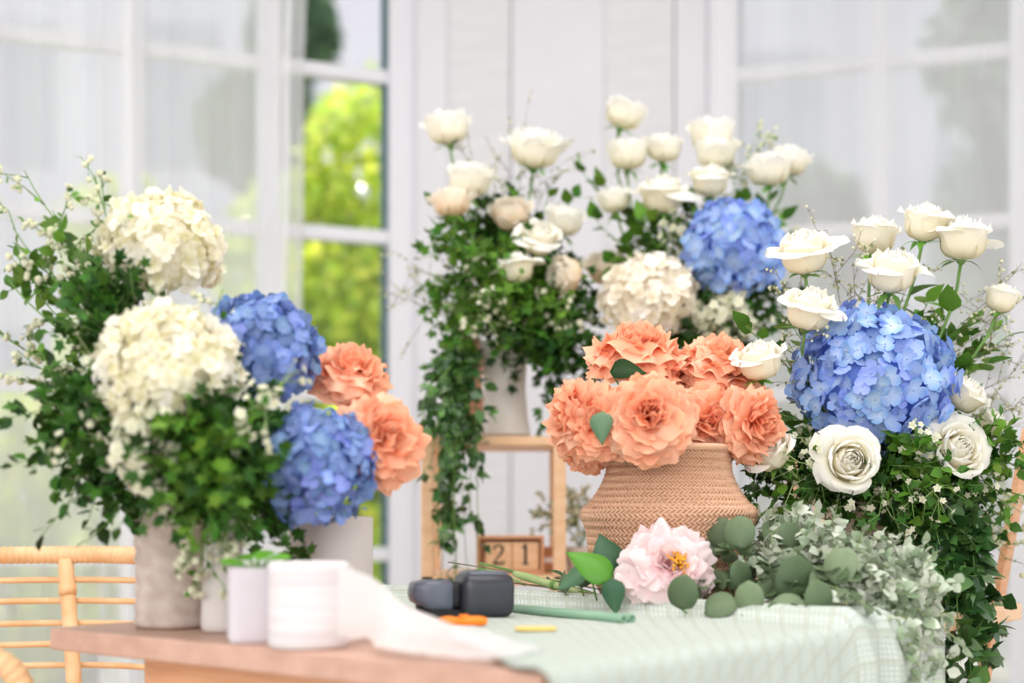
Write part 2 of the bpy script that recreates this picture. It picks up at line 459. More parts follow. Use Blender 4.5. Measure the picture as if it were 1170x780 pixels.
def ruffled(rng, N=92, flat=1.0, maxphi=112, fine=True, start=8, W=.36):
    """peony: ruffled petals layered over a dome"""
    mb = MB()
    for i in range(N):
        t = i / (N - 1); th = i * 2.39996 + rng.uniform(-.2, .2)
        phi = math.radians(start + (maxphi - start) * t ** .72 + rng.uniform(-9, 9))
        Ln = (.78 + .24 * t ** .7) * rng.uniform(.84, 1.07); ph = rng.uniform(0, 6.28); ww = W * rng.uniform(.8, 1.2) * (.75 + .5 * t)
        D = Vector((math.sin(phi) * math.cos(th), math.sin(phi) * math.sin(th), math.cos(phi) * flat))
        T = Vector((-math.sin(th), math.cos(th), 0))
        Nn = T.cross(D).normalized()
        if Nn.z < 0: Nn = -Nn
        cup = .22 - .30 * t + rng.uniform(-.06, .06)
        tw = rng.uniform(-.22, .22); fr = rng.uniform(.04, .08); kf = rng.choice((2.4, 3.2, 4.0, 5.0)); bow = rng.uniform(-.10, .30)
        def f(u, v):
            w = v ** .5 * (1 - .30 * max(0, (v - .6) / .4) ** 2)
            ln = Ln * v * (1 - .24 * u * u * v + .035 * math.sin(kf * u * 1.9 + ph) * v * v)
            p = D * ln + T * (u * ww * w)
            p += Nn * (cup * v * v + fr * math.sin(kf * u + ph) * v ** 3 + bow * math.sin(v * PI) * (1 if t > .3 else .3) + tw * u * ww * w * v - .12 * u * u * v)
            return p
        mb.grid(f, 11 if fine else 6, 6, rng.random())
    return mb


def hydrangea(rng, n=210, s=.17, squash=.86, maxphi=128, jit=.075, fine=4):
    n = int(n * 1.45); s = s * .90
    mb = MB()
    zmin = math.cos(math.radians(maxphi))
    for i in range(n):
        z = 1 - (1 - zmin) * (i + .5) / n; th = i * 2.39996 + rng.uniform(-.12, .12)
        rr = math.sqrt(max(0, 1 - z * z))
        nrm = Vector((rr * math.cos(th), rr * math.sin(th), z))
        lump = 1 + .13 * noise.noise(nrm * 2.2 + Vector((n * .13, 0, 0)))
        c = Vector((nrm.x, nrm.y, nrm.z * squash)) * (.93 + rng.uniform(-jit, jit)) * lump
        ax = (nrm + Vector((rng.gauss(0, .42), rng.gauss(0, .42), rng.gauss(0, .42)))).normalized()
        mt = orient(ax, c, s * rng.uniform(.82, 1.15), rng.uniform(0, 6.28))
        rv = rng.random()
        for k in range(4):
            a = k * PI / 2 + rng.uniform(-.1, .1); ca, sa = math.cos(a), math.sin(a); cup = rng.uniform(-.05, .45); tl = rng.uniform(-.4, .4)
            ln = rng.uniform(.9, 1.08)
            def f(u, v):
                w = .66 * v ** .5 * math.sqrt(max(0, 1 - (max(0, v - .3) / .7) ** 2.2)) + .01
                x = v * ln; y = u * w; zz = cup * v * v * .9 - .10 * v + tl * y * v + .12 * y * y
                return mt @ Vector((x * ca - y * sa, x * sa + y * ca, zz + k * .004))
            mb.grid(f, fine, fine, rv)
        mb.ball(mt @ Vector((0, 0, .05)), s * .09, rv * .3, 5, 3)
    mb.grid(lambda u, v: Vector((math.sin(v * PI) * math.cos(u * 2 * PI), math.sin(v * PI) * math.sin(u * 2 * PI), math.cos(v * PI) * squash)) * .74, 16, 10, .4, 0, 1, closed=True, uvs=lambda u, v: (u, .9))
    return mb


# ------------------------------------------------------------------ leaves and sprigs
def frame_from(d, n):
    d = Vector(d).normalized(); n = Vector(n); n = n - d * n.dot(d)
    n = n.normalized() if n.length > 1e-5 else d.orthogonal().normalized()
    return d, n.cross(d), n


def leaf(mb, p, d, n, L, W, rng, shape='oval', bend=.25, fold=.15, nv=4, r=None):
    d, x, z = frame_from(d, n)
    r = rng.random() if r is None else r
    p = Vector(p)
    if shape == 'lobed':
        c = mb.vert(p + d * L * .35 + z * .0, (.5, .3), r); m = 12; idx = []
        rad = (.38, .30, .62, .42, .95, .55, 1.0, .55, .95, .42, .62, .30)
        for k in range(m):
            a = -PI + 2 * PI * k / m
            rr = rad[k] * L * .62
            q = p + d * (L * .35 + math.cos(a) * rr) + x * math.sin(a) * rr * .95 + z * (-bend * (rr / L) ** 2 * L)
            idx.append(mb.vert(q, (.5, .9), r))
        for k in range(m): mb.f.append((c, idx[k], idx[(k + 1) % m]))
        return
    def f(u, v):
        if shape == 'oval': w = math.sin(PI * min(1, v ** .8)) ** .75 if 0 < v < 1 else .03
        elif shape == 'round': w = math.sqrt(max(.0, 1 - (2 * v - 1) ** 2)) + .02
        elif shape == 'drop': w = math.sin(PI * min(1, v ** .62)) if 0 < v < 1 else .02
        else: w = math.sin(PI * v) ** .6 if 0 < v < 1 else .03
        return p + d * (L * v * (1 - .1 * bend * v)) + x * (u * W * w) + z * (fold * abs(u) * W * w - bend * v * v * L)
    mb.grid(f, 2, nv, r)


def blossom(mb, p, d, rad, rng, petals=5):
    d = Vector(d).normalized(); x = d.orthogonal().normalized(); y = d.cross(x); a0 = rng.uniform(0, 6.28); r = rng.random()
    for k in range(petals):
        a = a0 + 2 * PI * k / petals
        e = x * math.cos(a) + y * math.sin(a); g = d.cross(e)
        mb.grid(lambda u, v: Vector(p) + e * rad * v + g * u * rad * .5 * math.sin(PI * min(v ** .6, .93)) + d * rad * .45 * v * (1 - .6 * v), 2, 2, r)


KIND = {
    # leaf size, shape, W/L, material, branches, branch length, leaves/branch, stem mat
    'parsley': dict(L=.019, sh='lobed', wl=1, mat='leaf_dark', nb=17, bl=.055, nl=8, t0=.12, stem='stem'),
    'parsley_light': dict(L=.019, sh='lobed', wl=1, mat='leaf_mid', nb=15, bl=.05, nl=7, t0=.2, stem='stem'),
    'small': dict(L=.016, sh='oval', wl=.36, mat='leaf_mid', nb=11, bl=.055, nl=8, t0=.2, stem='stem'),
    'small_dark': dict(L=.017, sh='oval', wl=.38, mat='leaf_dark', nb=13, bl=.06, nl=8, t0=.15, stem='stem'),
    'broad': dict(L=.042, sh='drop', wl=.34, mat='leaf_mid', nb=0, nl=11, t0=.25, stem='stem'),
    'broad_dark': dict(L=.040, sh='drop', wl=.34, mat='leaf_dark', nb=0, nl=12, t0=.2, stem='stem'),
    'ivy': dict(L=.031, sh='drop', wl=.36, mat='leaf_ivy', nb=9, bl=.03, nl=5, t0=.03, stem='stem'),
    'ivy_small': dict(L=.024, sh='drop', wl=.36, mat='leaf_ivy', nb=9, bl=.025, nl=4, t0=.03, stem='stem'),
    'round': dict(L=.040, sh='round', wl=.47, mat='leaf_silver', nb=0, nl=9, t0=.15, stem='stem_pale'),
    'pale': dict(L=.016, sh='oval', wl=.40, mat='leaf_pale', nb=15, bl=.045, nl=9, t0=.1, stem='stem_pale'),
    'bluish': dict(L=.045, sh='drop', wl=.33, mat='leaf_blue', nb=0, nl=8, t0=.25, stem='stem_pale'),
    'wisp': dict(L=.006, sh='oval', wl=.4, mat='leaf_olive', nb=12, bl=.075, nl=4, t0=.3, stem='twig', bud=.0022),
    'wisp_green': dict(L=.0105, sh='oval', wl=.4, mat='leaf_mid', nb=9, bl=.055, nl=3, t0=.3, stem='stem', bud=.004),
    'blossom': dict(L=.014, sh='oval', wl=.3, mat='leaf_mid', nb=12, bl=.04, nl=2, t0=.45, stem='stem_pale', blossom=.0052),
    'fluffy': dict(L=.012, sh='oval', wl=.3, mat='leaf_mid', nb=16, bl=.035, nl=1, t0=.55, stem='stem_pale', blossom=.0085),
}
NAMES = {'parsley': 'leafy_sprig', 'parsley_light': 'leafy_sprig', 'small': 'boxwood_sprig', 'small_dark': 'boxwood_sprig', 'broad': 'ruscus_branch',
         'broad_dark': 'ruscus_branch', 'ivy': 'trailing_vine', 'ivy_small': 'trailing_vine', 'round': 'eucalyptus_branch', 'pale': 'grey_leaf_branch',
         'bluish': 'blue_leaf_branch', 'wisp': 'wispy_twig', 'wisp_green': 'wispy_sprig', 'blossom': 'blossom_sprig', 'fluffy': 'blossom_sprig'}


def sprig(kind, base, tip, label, group=None, sag=.0, seed=0, scale=1.0, via=None, start=None, cat='greenery', dens=1.0):
    """one cut branch: stem, foliage, maybe buds. start: foot of the stem in the vase; via/sag bend it"""
    K = KIND[kind]; rng = random.Random(seed * 7919 + hash(kind) % 1 + len(kind))
    base, tip = Vector(base), Vector(tip); D = tip - base; Ln = D.length
    up = Vector((0, 0, 1))
    if via is None:
        c1 = base + D * .3 + up * (Ln * .30 if sag >= 0 else 0) + up * sag * .6
        c2 = base + D * .75 + up * sag
    else:
        c1 = c2 = Vector(via)
    path = bez(base, c1, c2, tip, 12)
    foot = Vector(start) if start is not None else base
    root = empty(NAMES[kind], foot, label, cat, group)
    st, fo, bu = MB(), MB(), MB()
    full = ([foot] if start is not None else []) + path
    th = .0016 if K['stem'] != 'twig' else .0008
    st.tube(full, [th * scale * (1 - .6 * i / (len(full) - 1)) for i in range(len(full))], 5, rng.random())
    def at(t):
        k = t * 12; i = min(int(k), 11); return path[i].lerp(path[i + 1], k - i), (path[i + 1] - path[i]).normalized()
    def rv(a=1.0): return Vector((rng.gauss(0, a), rng.gauss(0, a), rng.gauss(0, a)))
    Lf = K['L'] * scale
    if K['nb'] == 0:
        n = max(4, int(K['nl'] * dens))
        for i in range(n):
            t = K['t0'] + (1 - K['t0']) * (i + .5) / n
            p, tg = at(t)
            side = tg.cross(up + rv(.3)); side = side.normalized() * (1 if i % 2 else -1)
            d = (tg * .6 + side * .9 + rv(.25) + up * .1).normalized()
            l = Lf * rng.uniform(.75, 1.15) * (1 - .3 * t)
            pe = p + d * l * .18
            st.tube([p, pe], th * .5 * scale, 4)
            leaf(fo, pe, d, up + rv(.5), l, l * K['wl'], rng, K['sh'], rng.uniform(.0, .35), rng.uniform(.05, .3), 5)
            if K['sh'] == 'round' and i % 1 == 0:
                d2 = (tg * .5 - side * .9 + rv(.3)).normalized(); pe = p + d2 * l * .15
                leaf(fo, pe, d2, up + rv(.6), l * .9, l * .9 * K['wl'], rng, K['sh'], rng.uniform(.0, .3), .08, 5)
        p, tg = at(1); leaf(fo, p, tg + rv(.2), up + rv(.4), Lf * .8, Lf * .8 * K['wl'], rng, K['sh'], .2, .15, 5)
    else:
        nb = max(3, int(K['nb'] * dens))
        for i in range(nb):
            t = K['t0'] + (1 - K['t0']) * (i + rng.random()) / nb
            p, tg = at(min(t, .995))
            d = (tg * .75 + rv(.62) + up * (.12 if kind not in ('ivy', 'ivy_small') else -.15)).normalized()
            bl = K['bl'] * scale * rng.uniform(.6, 1.25)
            e = p + d * bl + up * (-bl * .12); m = p.lerp(e, .5) + rv(bl * .06)
            st.tube([p, m, e], [th * .55 * scale, th * .4 * scale, th * .25 * scale], 4)
            for j in range(K['nl']):
                tt = (j + .7) / K['nl']; q = p.lerp(m, tt * 2) if tt < .5 else m.lerp(e, tt * 2 - 1)
                ld = (d * .5 + rv(.6)).normalized(); l = Lf * rng.uniform(.65, 1.2)
                leaf(fo, q, ld, up * .8 + rv(.7) + Vector((0, -.3, 0)), l, l * K['wl'], rng, K['sh'], rng.uniform(0, .4), rng.uniform(0, .3), 3)
            if 'bud' in K:
                for j in range(5):
                    q = m.lerp(e, rng.random() * 1.1) + rv(.004)
                    st.tube([m.lerp(e, .3), q], th * .25, 3, cap=False)
                    bu.ball(q, K['bud'] * rng.uniform(.7, 1.3), rng.random(), 5, 3)
            if 'blossom' in K:
                for j in range(4):
                    q = e + rv(bl * .22)
                    st.tube([m, q], th * .3, 3, cap=False)
                    blossom(bu, q, (q - m).normalized() + rv(.3), K['blossom'] * rng.uniform(.8, 1.2) * scale, rng)
                    bu.ball(q, K['blossom'] * .28, .5, 5, 3)
    st.build('stem', M[K['stem']], root)
    if fo.v: fo.build('foliage', M[K['mat']], root)
    if bu.v: tag(bu.build('blossom', M['bud_white'], root), 'small white blossoms' if 'blossom' in K else 'tiny pale buds')  # on the wisp kinds this mesh holds closed buds, not open blossoms
    return root


def stem_path(foot, mouth, head, axis, n=10):
    axis = Vector(axis).normalized(); Ln = (head - mouth).length
    return [foot] + bez(mouth, mouth + (mouth - foot).normalized() * Ln * .35, head - axis * Ln * .35, head, n)


def flower(kind, foot, mouth, head, axis, size, label, group, seed, mat, cat=None, leaves=2, opening=1.0, stem_r=.0022, squash=None, leafmat='leaf_mid', n=None, fs=None, grey=False):
    rng = random.Random(seed * 131 + 5)
    head, foot, mouth = Vector(head), Vector(foot), Vector(mouth); axis = Vector(axis).normalized()
    jit = Vector((rng.uniform(-1, 1), rng.uniform(-1, 1), 0)) * .012
    mouth = mouth + jit; foot = foot - jit * .5
    name = {'rose': 'rose', 'full': 'rose', 'hyd': 'hydrangea', 'coral': 'peony', 'pink': 'peony'}[kind]
    root = empty(name, foot, label, cat or name, group)
    if kind == 'rose': b = rose_bloom(rng, opening)
    elif kind == 'full': b = rose_full(rng)
    elif kind == 'hyd': b = hydrangea(rng, n or 210, fs or .17, squash or .86)
    elif kind == 'coral': b = ruffled(rng, 118, .80, W=.38)
    bm = MB(); bm.add(b, orient(axis, head, size, rng.uniform(0, 6.28)))
    bm.build('flower_head', M[mat], root)
    low = head - axis * size * (.6 if kind in ('rose', 'full') else .55)
    pth = stem_path(foot, mouth, low, axis)
    st = MB(); st.tube(pth, stem_r, 6); st.build('stem', M['stem'], root)
    if kind in ('rose', 'full'):
        c = MB(); mt = orient(axis, low, size, rng.uniform(0, 6))
        prof = [(.04, -.12), (.10, -.08), (.15, .0), (.17, .08), (.10, .12)]
        cc = MB(); cc.lathe(prof, 10)
        c.add(cc, mt)
        for k in range(5):
            a = k * 2 * PI / 5
            o = mt.to_3x3() @ Vector((math.cos(a), math.sin(a), 0)); ax = mt.to_3x3() @ Vector((0, 0, 1))
            leaf(c, low + o * .15, o + ax * rng.uniform(-.7, .6), ax, size * .62, size * .13, rng, 'drop', rng.uniform(-.2, .6), .2, 4)
        c.build('calyx', M['leaf_bright'] if seed % 2 else M['stem'], root)
    if leaves:
        lf = MB()
        for k in range(leaves):
            i = rng.randint(5, 9); p = pth[i]; tg = (pth[i + 1] - pth[i]).normalized() if i < len(pth) - 1 else axis
            o = Vector((rng.uniform(-1, 1), rng.uniform(-1, .3), rng.uniform(-.1, .4)))
            l = rng.uniform(.032, .048)
            leaf(lf, p, o + tg * .5, Vector((0, -.3, 1)) + o * .2, l, l * .36, rng, 'drop', rng.uniform(0, .5), .25, 5)
        lf.build('foliage', M[leafmat], root)
    return root


# ------------------------------------------------------------------ room
def struct(mb, name, mat, parent=None, **k):
    o = mb.build(name, mat, parent, smooth=False, **k)
    if parent is None: tag(o, kind='structure')
    return o


CL = Vector((-.35, 4.0, 0)); DL = Vector((-.925, -.380, 0)); NL = Vector((.380, -.925, 0))
CR = Vector((.566, 4.0, 0)); DR = Vector((.949, -.316, 0)); NR = Vector((-.316, -.949, 0))
H_TOP = 2.75


def wall_box(mb, C, D, Nn, t0, t1, z0, z1, o0, o1):
    """box along a wall: t along, o = distance into the room"""
    b = len(mb.v)
    for z in (z0, z1):
        for o in (o0, o1):
            for t in (t0, t1):
                p = C + D * t + Nn * o; mb.vert((p.x, p.y, z), (t, z))
    for q in ((0, 1, 3, 2), (4, 6, 7, 5), (0, 4, 5, 1), (2, 3, 7, 6), (0, 2, 6, 4), (1, 5, 7, 3)):
        mb.f.append(tuple(b + i for i in q))


mb = MB(); mb.box((-4.2, -2.4, -.06), (4.2, 4.05, 0)); struct(mb, 'floor', M['floor'])
mb = MB(); mb.box((-4.2, -2.4, 2.76), (4.2, 4.3, 2.86)); struct(mb, 'ceiling', M['ceiling'])
MUNT = [2.09, 1.64, 1.195, .75, .30]


def window_wall(C, D, Nn, side, idx, mull, t_start, t_end, first_w):
    # the plain wall past the glazing
    mb = MB(); wall_box(mb, C, D, Nn, t_end, t_end + 1.6, 0, H_TOP, -.08, 0)
    struct(mb, 'wall_' + side, M['wall'])
    fr = MB()
    wall_box(fr, C, D, Nn, t_start, mull[0], 0, H_TOP, -.05, .02)
    for t in mull[1:]: wall_box(fr, C, D, Nn, t - .028, t + .028, .0, H_TOP, -.045, .015)
    wall_box(fr, C, D, Nn, t_end - .03, t_end, 0, H_TOP, -.05, .02)
    wall_box(fr, C, D, Nn, t_start, t_end, 2.60, H_TOP, -.05, .02)
    wall_box(fr, C, D, Nn, t_start, t_end, 0, .12, -.05, .02)
    w = fr.build('window_%d' % idx, M['frame'], None, smooth=False, bevel=.004); tag(w, kind='structure')
    mu = MB()
    for z in MUNT: wall_box(mu, C, D, Nn, mull[0], t_end, z - .019, z + .019, -.035, .006)
    mu.build('muntin', M['frame'], w, smooth=False, bevel=.003)
    ts = mull + [t_end]
    for a, b in zip(ts[:-1], ts[1:]):
        g = MB(); wall_box(g, C, D, Nn, a + .012, b - .012, .12, 2.6, -.018, -.013)
        g.build('glass_pane', M['glass'], w, smooth=False)
    se = MB(); wall_box(se, C, D, Nn, mull[0] - .001, mull[0] + .010, .12, 2.6, -.034, -.004)
    se.build('seal', M['seal'], w, smooth=False)
    return w


window_wall(CL, DL, NL, 'left', 1, [.0, .335, .70, 1.06, 1.42], -.085, 1.62, .05)
window_wall(CR, DR, NR, 'right', 2, [.07, .455, .815, 1.18, 1.42], -.012, 1.62, .05)
# middle wall with fabric-lined panels
xs0, xs1 = -.272, .556
mb = MB(); mb.box((xs0, 4.02, 0), (xs1, 4.10, H_TOP)); struct(mb, 'wall_back', M['wall'])
mb = MB()
px2x = lambda p: (p - 585) / F * 4.0
for a, b in ((475, 512), (583, 690), (770, 808)):
    mb.box((px2x(a) + .003, 3.990, .0), (px2x(b) - .0005, 4.03, H_TOP))
mb.box((xs0, 3.985, 2.60), (xs1, 4.03, H_TOP)); mb.box((xs0, 3.985, 0), (xs1, 4.03, .12))
d = mb.build('door_1', M['wall'], None, smooth=False, bevel=.004); tag(d, kind='structure')
for a, b in ((512, 583), (690, 770)):
    q = MB(); x0, x1 = px2x(a), px2x(b)
    rg = random.Random(a)
    q.grid(lambda u, v: (x0 + (x1 - x0) * u, 3.999 + .004 * noise.noise(Vector((u * 1.5, v * 26, a))) + .004 * noise.noise(Vector((u * 2 + v * 9, v * 12, a + 9))), .12 + 2.48 * v), 10, 160, 0, 0, 1)
    q.build('fabric_panel', M['crumple'], d)


# sheer curtains: real pleated cloth hanging inside the glazing
def curtain(C, D, Nn, pts, z0, z1, name, mat, label, group=None, amp_fn=None, off=.13, seed=1):
    """pts: list of (t, fullness) knots along the wall"""
    t0, t1 = pts
    n = int((t1 - t0) / .004)
    mb = MB()
    def pos(u, v):
        t = t0 + (t1 - t0) * u; z = z0 + (z1 - z0) * v
        a, fr = amp_fn(t)
        ph = fr + 1.2 * noise.noise(Vector((t * 3, z * .7, seed)))
        o = off + a * math.sin(ph) + .012 * noise.noise(Vector((t * 5, z * 1.6, seed + 3)))
        tt = t + a * .7 * math.sin(ph * 2 + .7) + .010 * noise.noise(Vector((t * 2, z * 2.2, seed + 8)))
        p = C + D * tt + Nn * o
        return (p.x, p.y, z)
    mb.grid(pos, n, 26, 0, 0, 1, uvs=lambda u, v: (u * (t1 - t0), v * (z1 - z0)))
    o = mb.build('sheer_curtain', mat, None); tag(o, label, 'curtain', group)
    return o


def ampL(t):
    # pleats gather at three places, flat between
    a = .007
    for c, w, k in ((.30, .05, .022), (.74, .075, .024), (1.10, .04, .02), (1.45, .15, .02)):
        a += k * math.exp(-((t - c) / w) ** 2)
    return a, t * 62
def ampR(t):
    return .007 + .012 * math.exp(-((t - .95) / .12) ** 2), t * 50


curtain(CL, DL, NL, (.258, 1.60), .03, 2.68, 'sheer_curtain', M['sheer'], 'white sheer curtain gathered beside the uncovered strip of garden window', amp_fn=ampL, off=.12)
curtain(CR, DR, NR, (.03, 1.60), .03, 2.68, 'sheer_curtain', M['sheer_dense'], 'white sheer curtain across the window behind the roses, hiding the trees', amp_fn=ampR, off=.12, seed=4)


# ------------------------------------------------------------------ garden
def cloud(name, centres, radii, n, size, mat, label, seed, trunk_mat='bark', group=None):
    rng = np.random.default_rng(seed)
    base = np.mean(np.array(centres), 0)
    root = empty(name, (base[0], base[1], 0), label, 'tree' if 'tree' in name else 'shrub', group)
    per = [r ** 2 for r in radii]; tot = sum(per)
    vs, r_all = [], []
    for c, r, w in zip(centres, radii, per):
        k = int(n * w / tot)
        d = rng.normal(size=(k, 3)); d /= np.linalg.norm(d, axis=1)[:, None]
        rad = r * rng.uniform(.45, 1.08, k) ** .6
        p = np.array(c) + d * rad[:, None] * np.array((1, .8, 1))
        a = rng.normal(size=(k, 3)); a /= np.linalg.norm(a, axis=1)[:, None]
        b = np.cross(a, rng.normal(size=(k, 3))); b /= np.linalg.norm(b, axis=1)[:, None]
        s = size * rng.uniform(.6, 1.3, k)[:, None]
        quad = np.stack([p - a * s, p + b * s * .5, p + a * s, p - b * s * .5], 1)
        vs.append(quad.reshape(-1, 3)); r_all.append(np.repeat(rng.random(k), 4))
    V = np.concatenate(vs); rr = np.concatenate(r_all); k = len(V) // 4
    mb = MB(); mb.v = [tuple(x) for x in V]; mb.r = list(rr); mb.uv = [(0, 0), (.5, .5), (1, 1), (.5, .5)] * k
    mb.f = [(4 * i, 4 * i + 1, 4 * i + 2, 4 * i + 3) for i in range(k)]
    mb.build('foliage', mat, root, smooth=False)
    t = MB()
    for c, r in zip(centres, radii):
        c = Vector(c); g = Vector((base[0], base[1], -.1)); t.tube([g, g.lerp(c, .5) + Vector((0, 0, .1)), c + Vector((0, 0, r * .4))], [.05, .035, .01], 6)
    t.build('trunk', M[trunk_mat], root)


mb = MB(); mb.box((-12, 4.4, -.25), (12, 22, -.15)); tag(mb.build('yard_ground', M['lawn'], None, smooth=False), kind='structure')
cloud('garden_shrub', [(-.85, 5.5, .2), (-1.05, 6.3, 1.15), (-.75, 6.6, 1.65), (-1.05, 7.0, 2.1), (-.65, 6.0, .85), (-.50, 6.9, 2.45), (-.50, 5.5, .3), (-.42, 6.7, 1.7)], [.5, .5, .5, .42, .5, .55, .45, .5], 13000, .05, M['ext_leaf'], 'yellow-green sunlit shrub seen through the uncovered strip of window', 1)
cloud('garden_shrub', [(-2.3, 6.3, .4), (-2.2, 6.4, 1.0), (-1.75, 6.6, 1.5), (-1.85, 6.7, 2.15), (-1.62, 6.0, .6)], [.45, .45, .38, .30, .30], 5200, .055, M['ext_leaf'], 'low green shrub pale behind the sheer curtain', 2)
cloud('garden_tree', [(-1.62, 10.5, 4.35), (-1.68, 10.6, 5.0), (-1.9, 10.6, 3.7)], [.34, .4, .45], 3500, .08, M['ext_leaf_dark'], 'green tree behind the yellow-green shrub', 3)
cloud('garden_tree', [(3.1, 8.6, 3.6), (3.4, 8.8, 2.6), (3.0, 8.5, 1.6), (2.6, 8.4, 1.0), (3.6, 8.9, 4.6)], [.6, .8, .7, .6, .7], 6500, .08, M['ext_leaf_dark'], 'grey-green tree behind the curtained window, near its outer edge', 4)
cloud('garden_tree', [(1.75, 9.0, 1.6), (1.9, 9.1, 2.6), (2.1, 9.0, .8)], [.5, .45, .6], 3600, .08, M['ext_leaf_dark'], 'grey-green tree behind the curtained window, next to the white wall', 5)
hz2 = empty('neighbouring_house', (4.2, 14.5, -.15), 'pale grey house blurred behind the curtained window and its trees', 'building')
mb = MB(); mb.box((1.2, 13.5, -.15), (8.4, 16.0, 7.2)); mb.build('wall', M['house_grey'], hz2, smooth=False)
mb = MB(); mb.prism([(1.0, 7.2), (8.7, 7.2), (4.9, 9.0)], -16.2, -13.3, Matrix.Rotation(PI / 2, 4, 'X')); mb.build('roof', M['kraft'], hz2, smooth=False)
for x in (2.6, 4.4, 6.2):
    q = MB(); q.box((x - .35, 13.46, 3.8), (x + .35, 13.52, 5.2)); q.build('window', M['house_dark'], hz2, smooth=False)
hz = empty('neighbouring_house', (-3.2, 13.5, -.15), 'pale mauve house standing beyond the garden shrubs', 'building')
mb = MB(); mb.box((-6.0, 13.0, -.15), (-1.75, 15.0, 6.2)); mb.build('wall', M['house_grey'], hz, smooth=False)
mb = MB(); mb.box((-1.75, 13.0, -.15), (-.4, 15.0, 6.2)); tag(mb.build('annex_wall', M['house'], hz, smooth=False), 'pinkish white wall')
mb = MB(); mb.prism([(-6.3, 6.2), (-.1, 6.2), (-3.2, 8.0)], -15.2, -12.8, Matrix.Rotation(PI / 2, 4, 'X')); mb.build('roof', M['kraft'], hz, smooth=False)
for x in (-4.6, -3.1):
    for z in (1.2, 4.0):
        q = MB(); q.box((x - .4, 12.97, z), (x + .4, 13.02, z + 1.3)); q.build('window', M['house_dark'], hz, smooth=False)

# ------------------------------------------------------------------ table and cloth
TZ = .75
A = Vector((.023, 1.112, 0)); E2 = Vector((.635, .7725, 0)); E1 = Vector((-.7725, .635, 0))
LQ, LP = .68, .745


def T(p, q, z=TZ):
    v = A + E2 * p + E1 * q; return Vector((v.x, v.y, z))


tab = empty('wooden_table', (T(LP / 2, LQ / 2, 0)), 'light wooden table with slab top and inset legs under the sage cloth', 'table')
MT = Matrix.Translation(A) @ Matrix(((E2.x, E1.x, 0, 0), (E2.y, E1.y, 0, 0), (0, 0, 1, 0), (0, 0, 0, 1)))
mb = MB(); mb.box((0, 0, TZ - .024), (LP, LQ, TZ), MT); mb.build('tabletop', M['wood_top'], tab, smooth=False, bevel=.003)
mb = MB()
for a, b in (((.05, .10), (.07, LQ - .10)), ((LP - .07, .10), (LP - .05, LQ - .10))): mb.box((a[0], a[1], TZ - .09), (b[0], b[1], TZ - .024), MT)
for q in (.06, LQ - .08): mb.box((.10, q, TZ - .09), (LP - .10, q + .02, TZ - .024), MT)
mb.build('apron', M['wood'], tab, smooth=False, bevel=.002)
for p in (.06, LP - .11):
    for q in (.06, LQ - .145):
        mb = MB(); mb.box((p, q, 0), (p + .05, q + .05, TZ - .024), MT); mb.build('leg', M['wood'], tab, smooth=False, bevel=.003)


def cloth():
    mb = MB(); hang = .34
    npn, nq = 150, 130
    def fn(u, v):
        p = -.006 + (LP + .012) * u
        qb = min(.03 + 1.28 * p, LQ + .01)
        L = hang * (1 + .06 * math.sin(p * 9)) + qb
        s = L * v - hang * (1 + .06 * math.sin(p * 9))   # s<0 hangs over the edge
        ridge = .016 * math.exp(-((p - .525) / .022) ** 2) + .010 * math.exp(-((p - .60) / .03) ** 2) + (.003 if p > .5 else 0)
        wob = .0014 * noise.noise(Vector((p * 14, s * 14, 2)))
        if s >= 0:
            z = TZ + .0045 + ridge + wob + .0012 * (1 + noise.noise(Vector((p * 30, s * 5, 7))))
            q = s + .0; out = 0
        else:
            d = -s
            q = 0
            rr = .014
            if d < rr * PI / 2:
                a = d / rr; out = rr * math.sin(a); z = TZ + .0045 + ridge * math.cos(a) - rr * (1 - math.cos(a)) + wob
            else:
                out = rr; z = TZ + .0045 - rr - (d - rr * PI / 2)
            k = min(1, d / .22)
            out += (.010 * (1 + math.sin(p * 34 + 1.2 * math.sin(p * 7)))) * k + .018 * math.exp(-((p - .53) / .02) ** 2) * min(1, d / .05) + .012 * math.exp(-((p - .60) / .018) ** 2) * min(1, d / .05) + .010 * math.exp(-((p - .34) / .016) ** 2) * k
            q = -out
            z += .002 * noise.noise(Vector((p * 9, d * 9, 5)))
        w = A + E2 * p + E1 * q
        return (w.x, w.y, z)
    mb.grid(fn, npn, nq, 0, 0, 1, uvs=lambda u, v: ((LP + .012) * u, (hang + .68) * v))
    return mb


o = cloth().build('tablecloth', M['cloth'], None, solid=.0016)
tag(o, 'pale sage green gauze tablecloth with fine checks draped over the wooden table', 'tablecloth')

# ------------------------------------------------------------------ vases
def vase(name, c, prof, mat, label, cat='vase', mod=None, wall=.004, seg=64, base_z=None):
    """prof: outer profile (r,z) from the foot up; inner wall follows"""
    out = [(0.001, 0.0)] + prof
    inner = [(max(r - wall, .002), z) for r, z in reversed(prof) if z > .006] + [(max(prof[0][0] - wall, .002), .006), (.001, .006)]
    rim = [(prof[-1][0] - wall * .5, prof[-1][1] + wall * .4)]
    def fine(pr):
        o_ = []
        for (r0, z0), (r1, z1) in zip(pr[:-1], pr[1:]):
            n = max(1, int(abs(z1 - z0) / .003))
            for k in range(n): o_.append((r0 + (r1 - r0) * k / n, z0 + (z1 - z0) * k / n))
        o_.append(pr[-1]); return o_
    mb = MB(); mb.lathe(fine(out + rim + inner), seg, (c[0], c[1], c[2]), mod)
    o = mb.build(name, mat, None, origin=c)
    tag(o, label, cat); return o


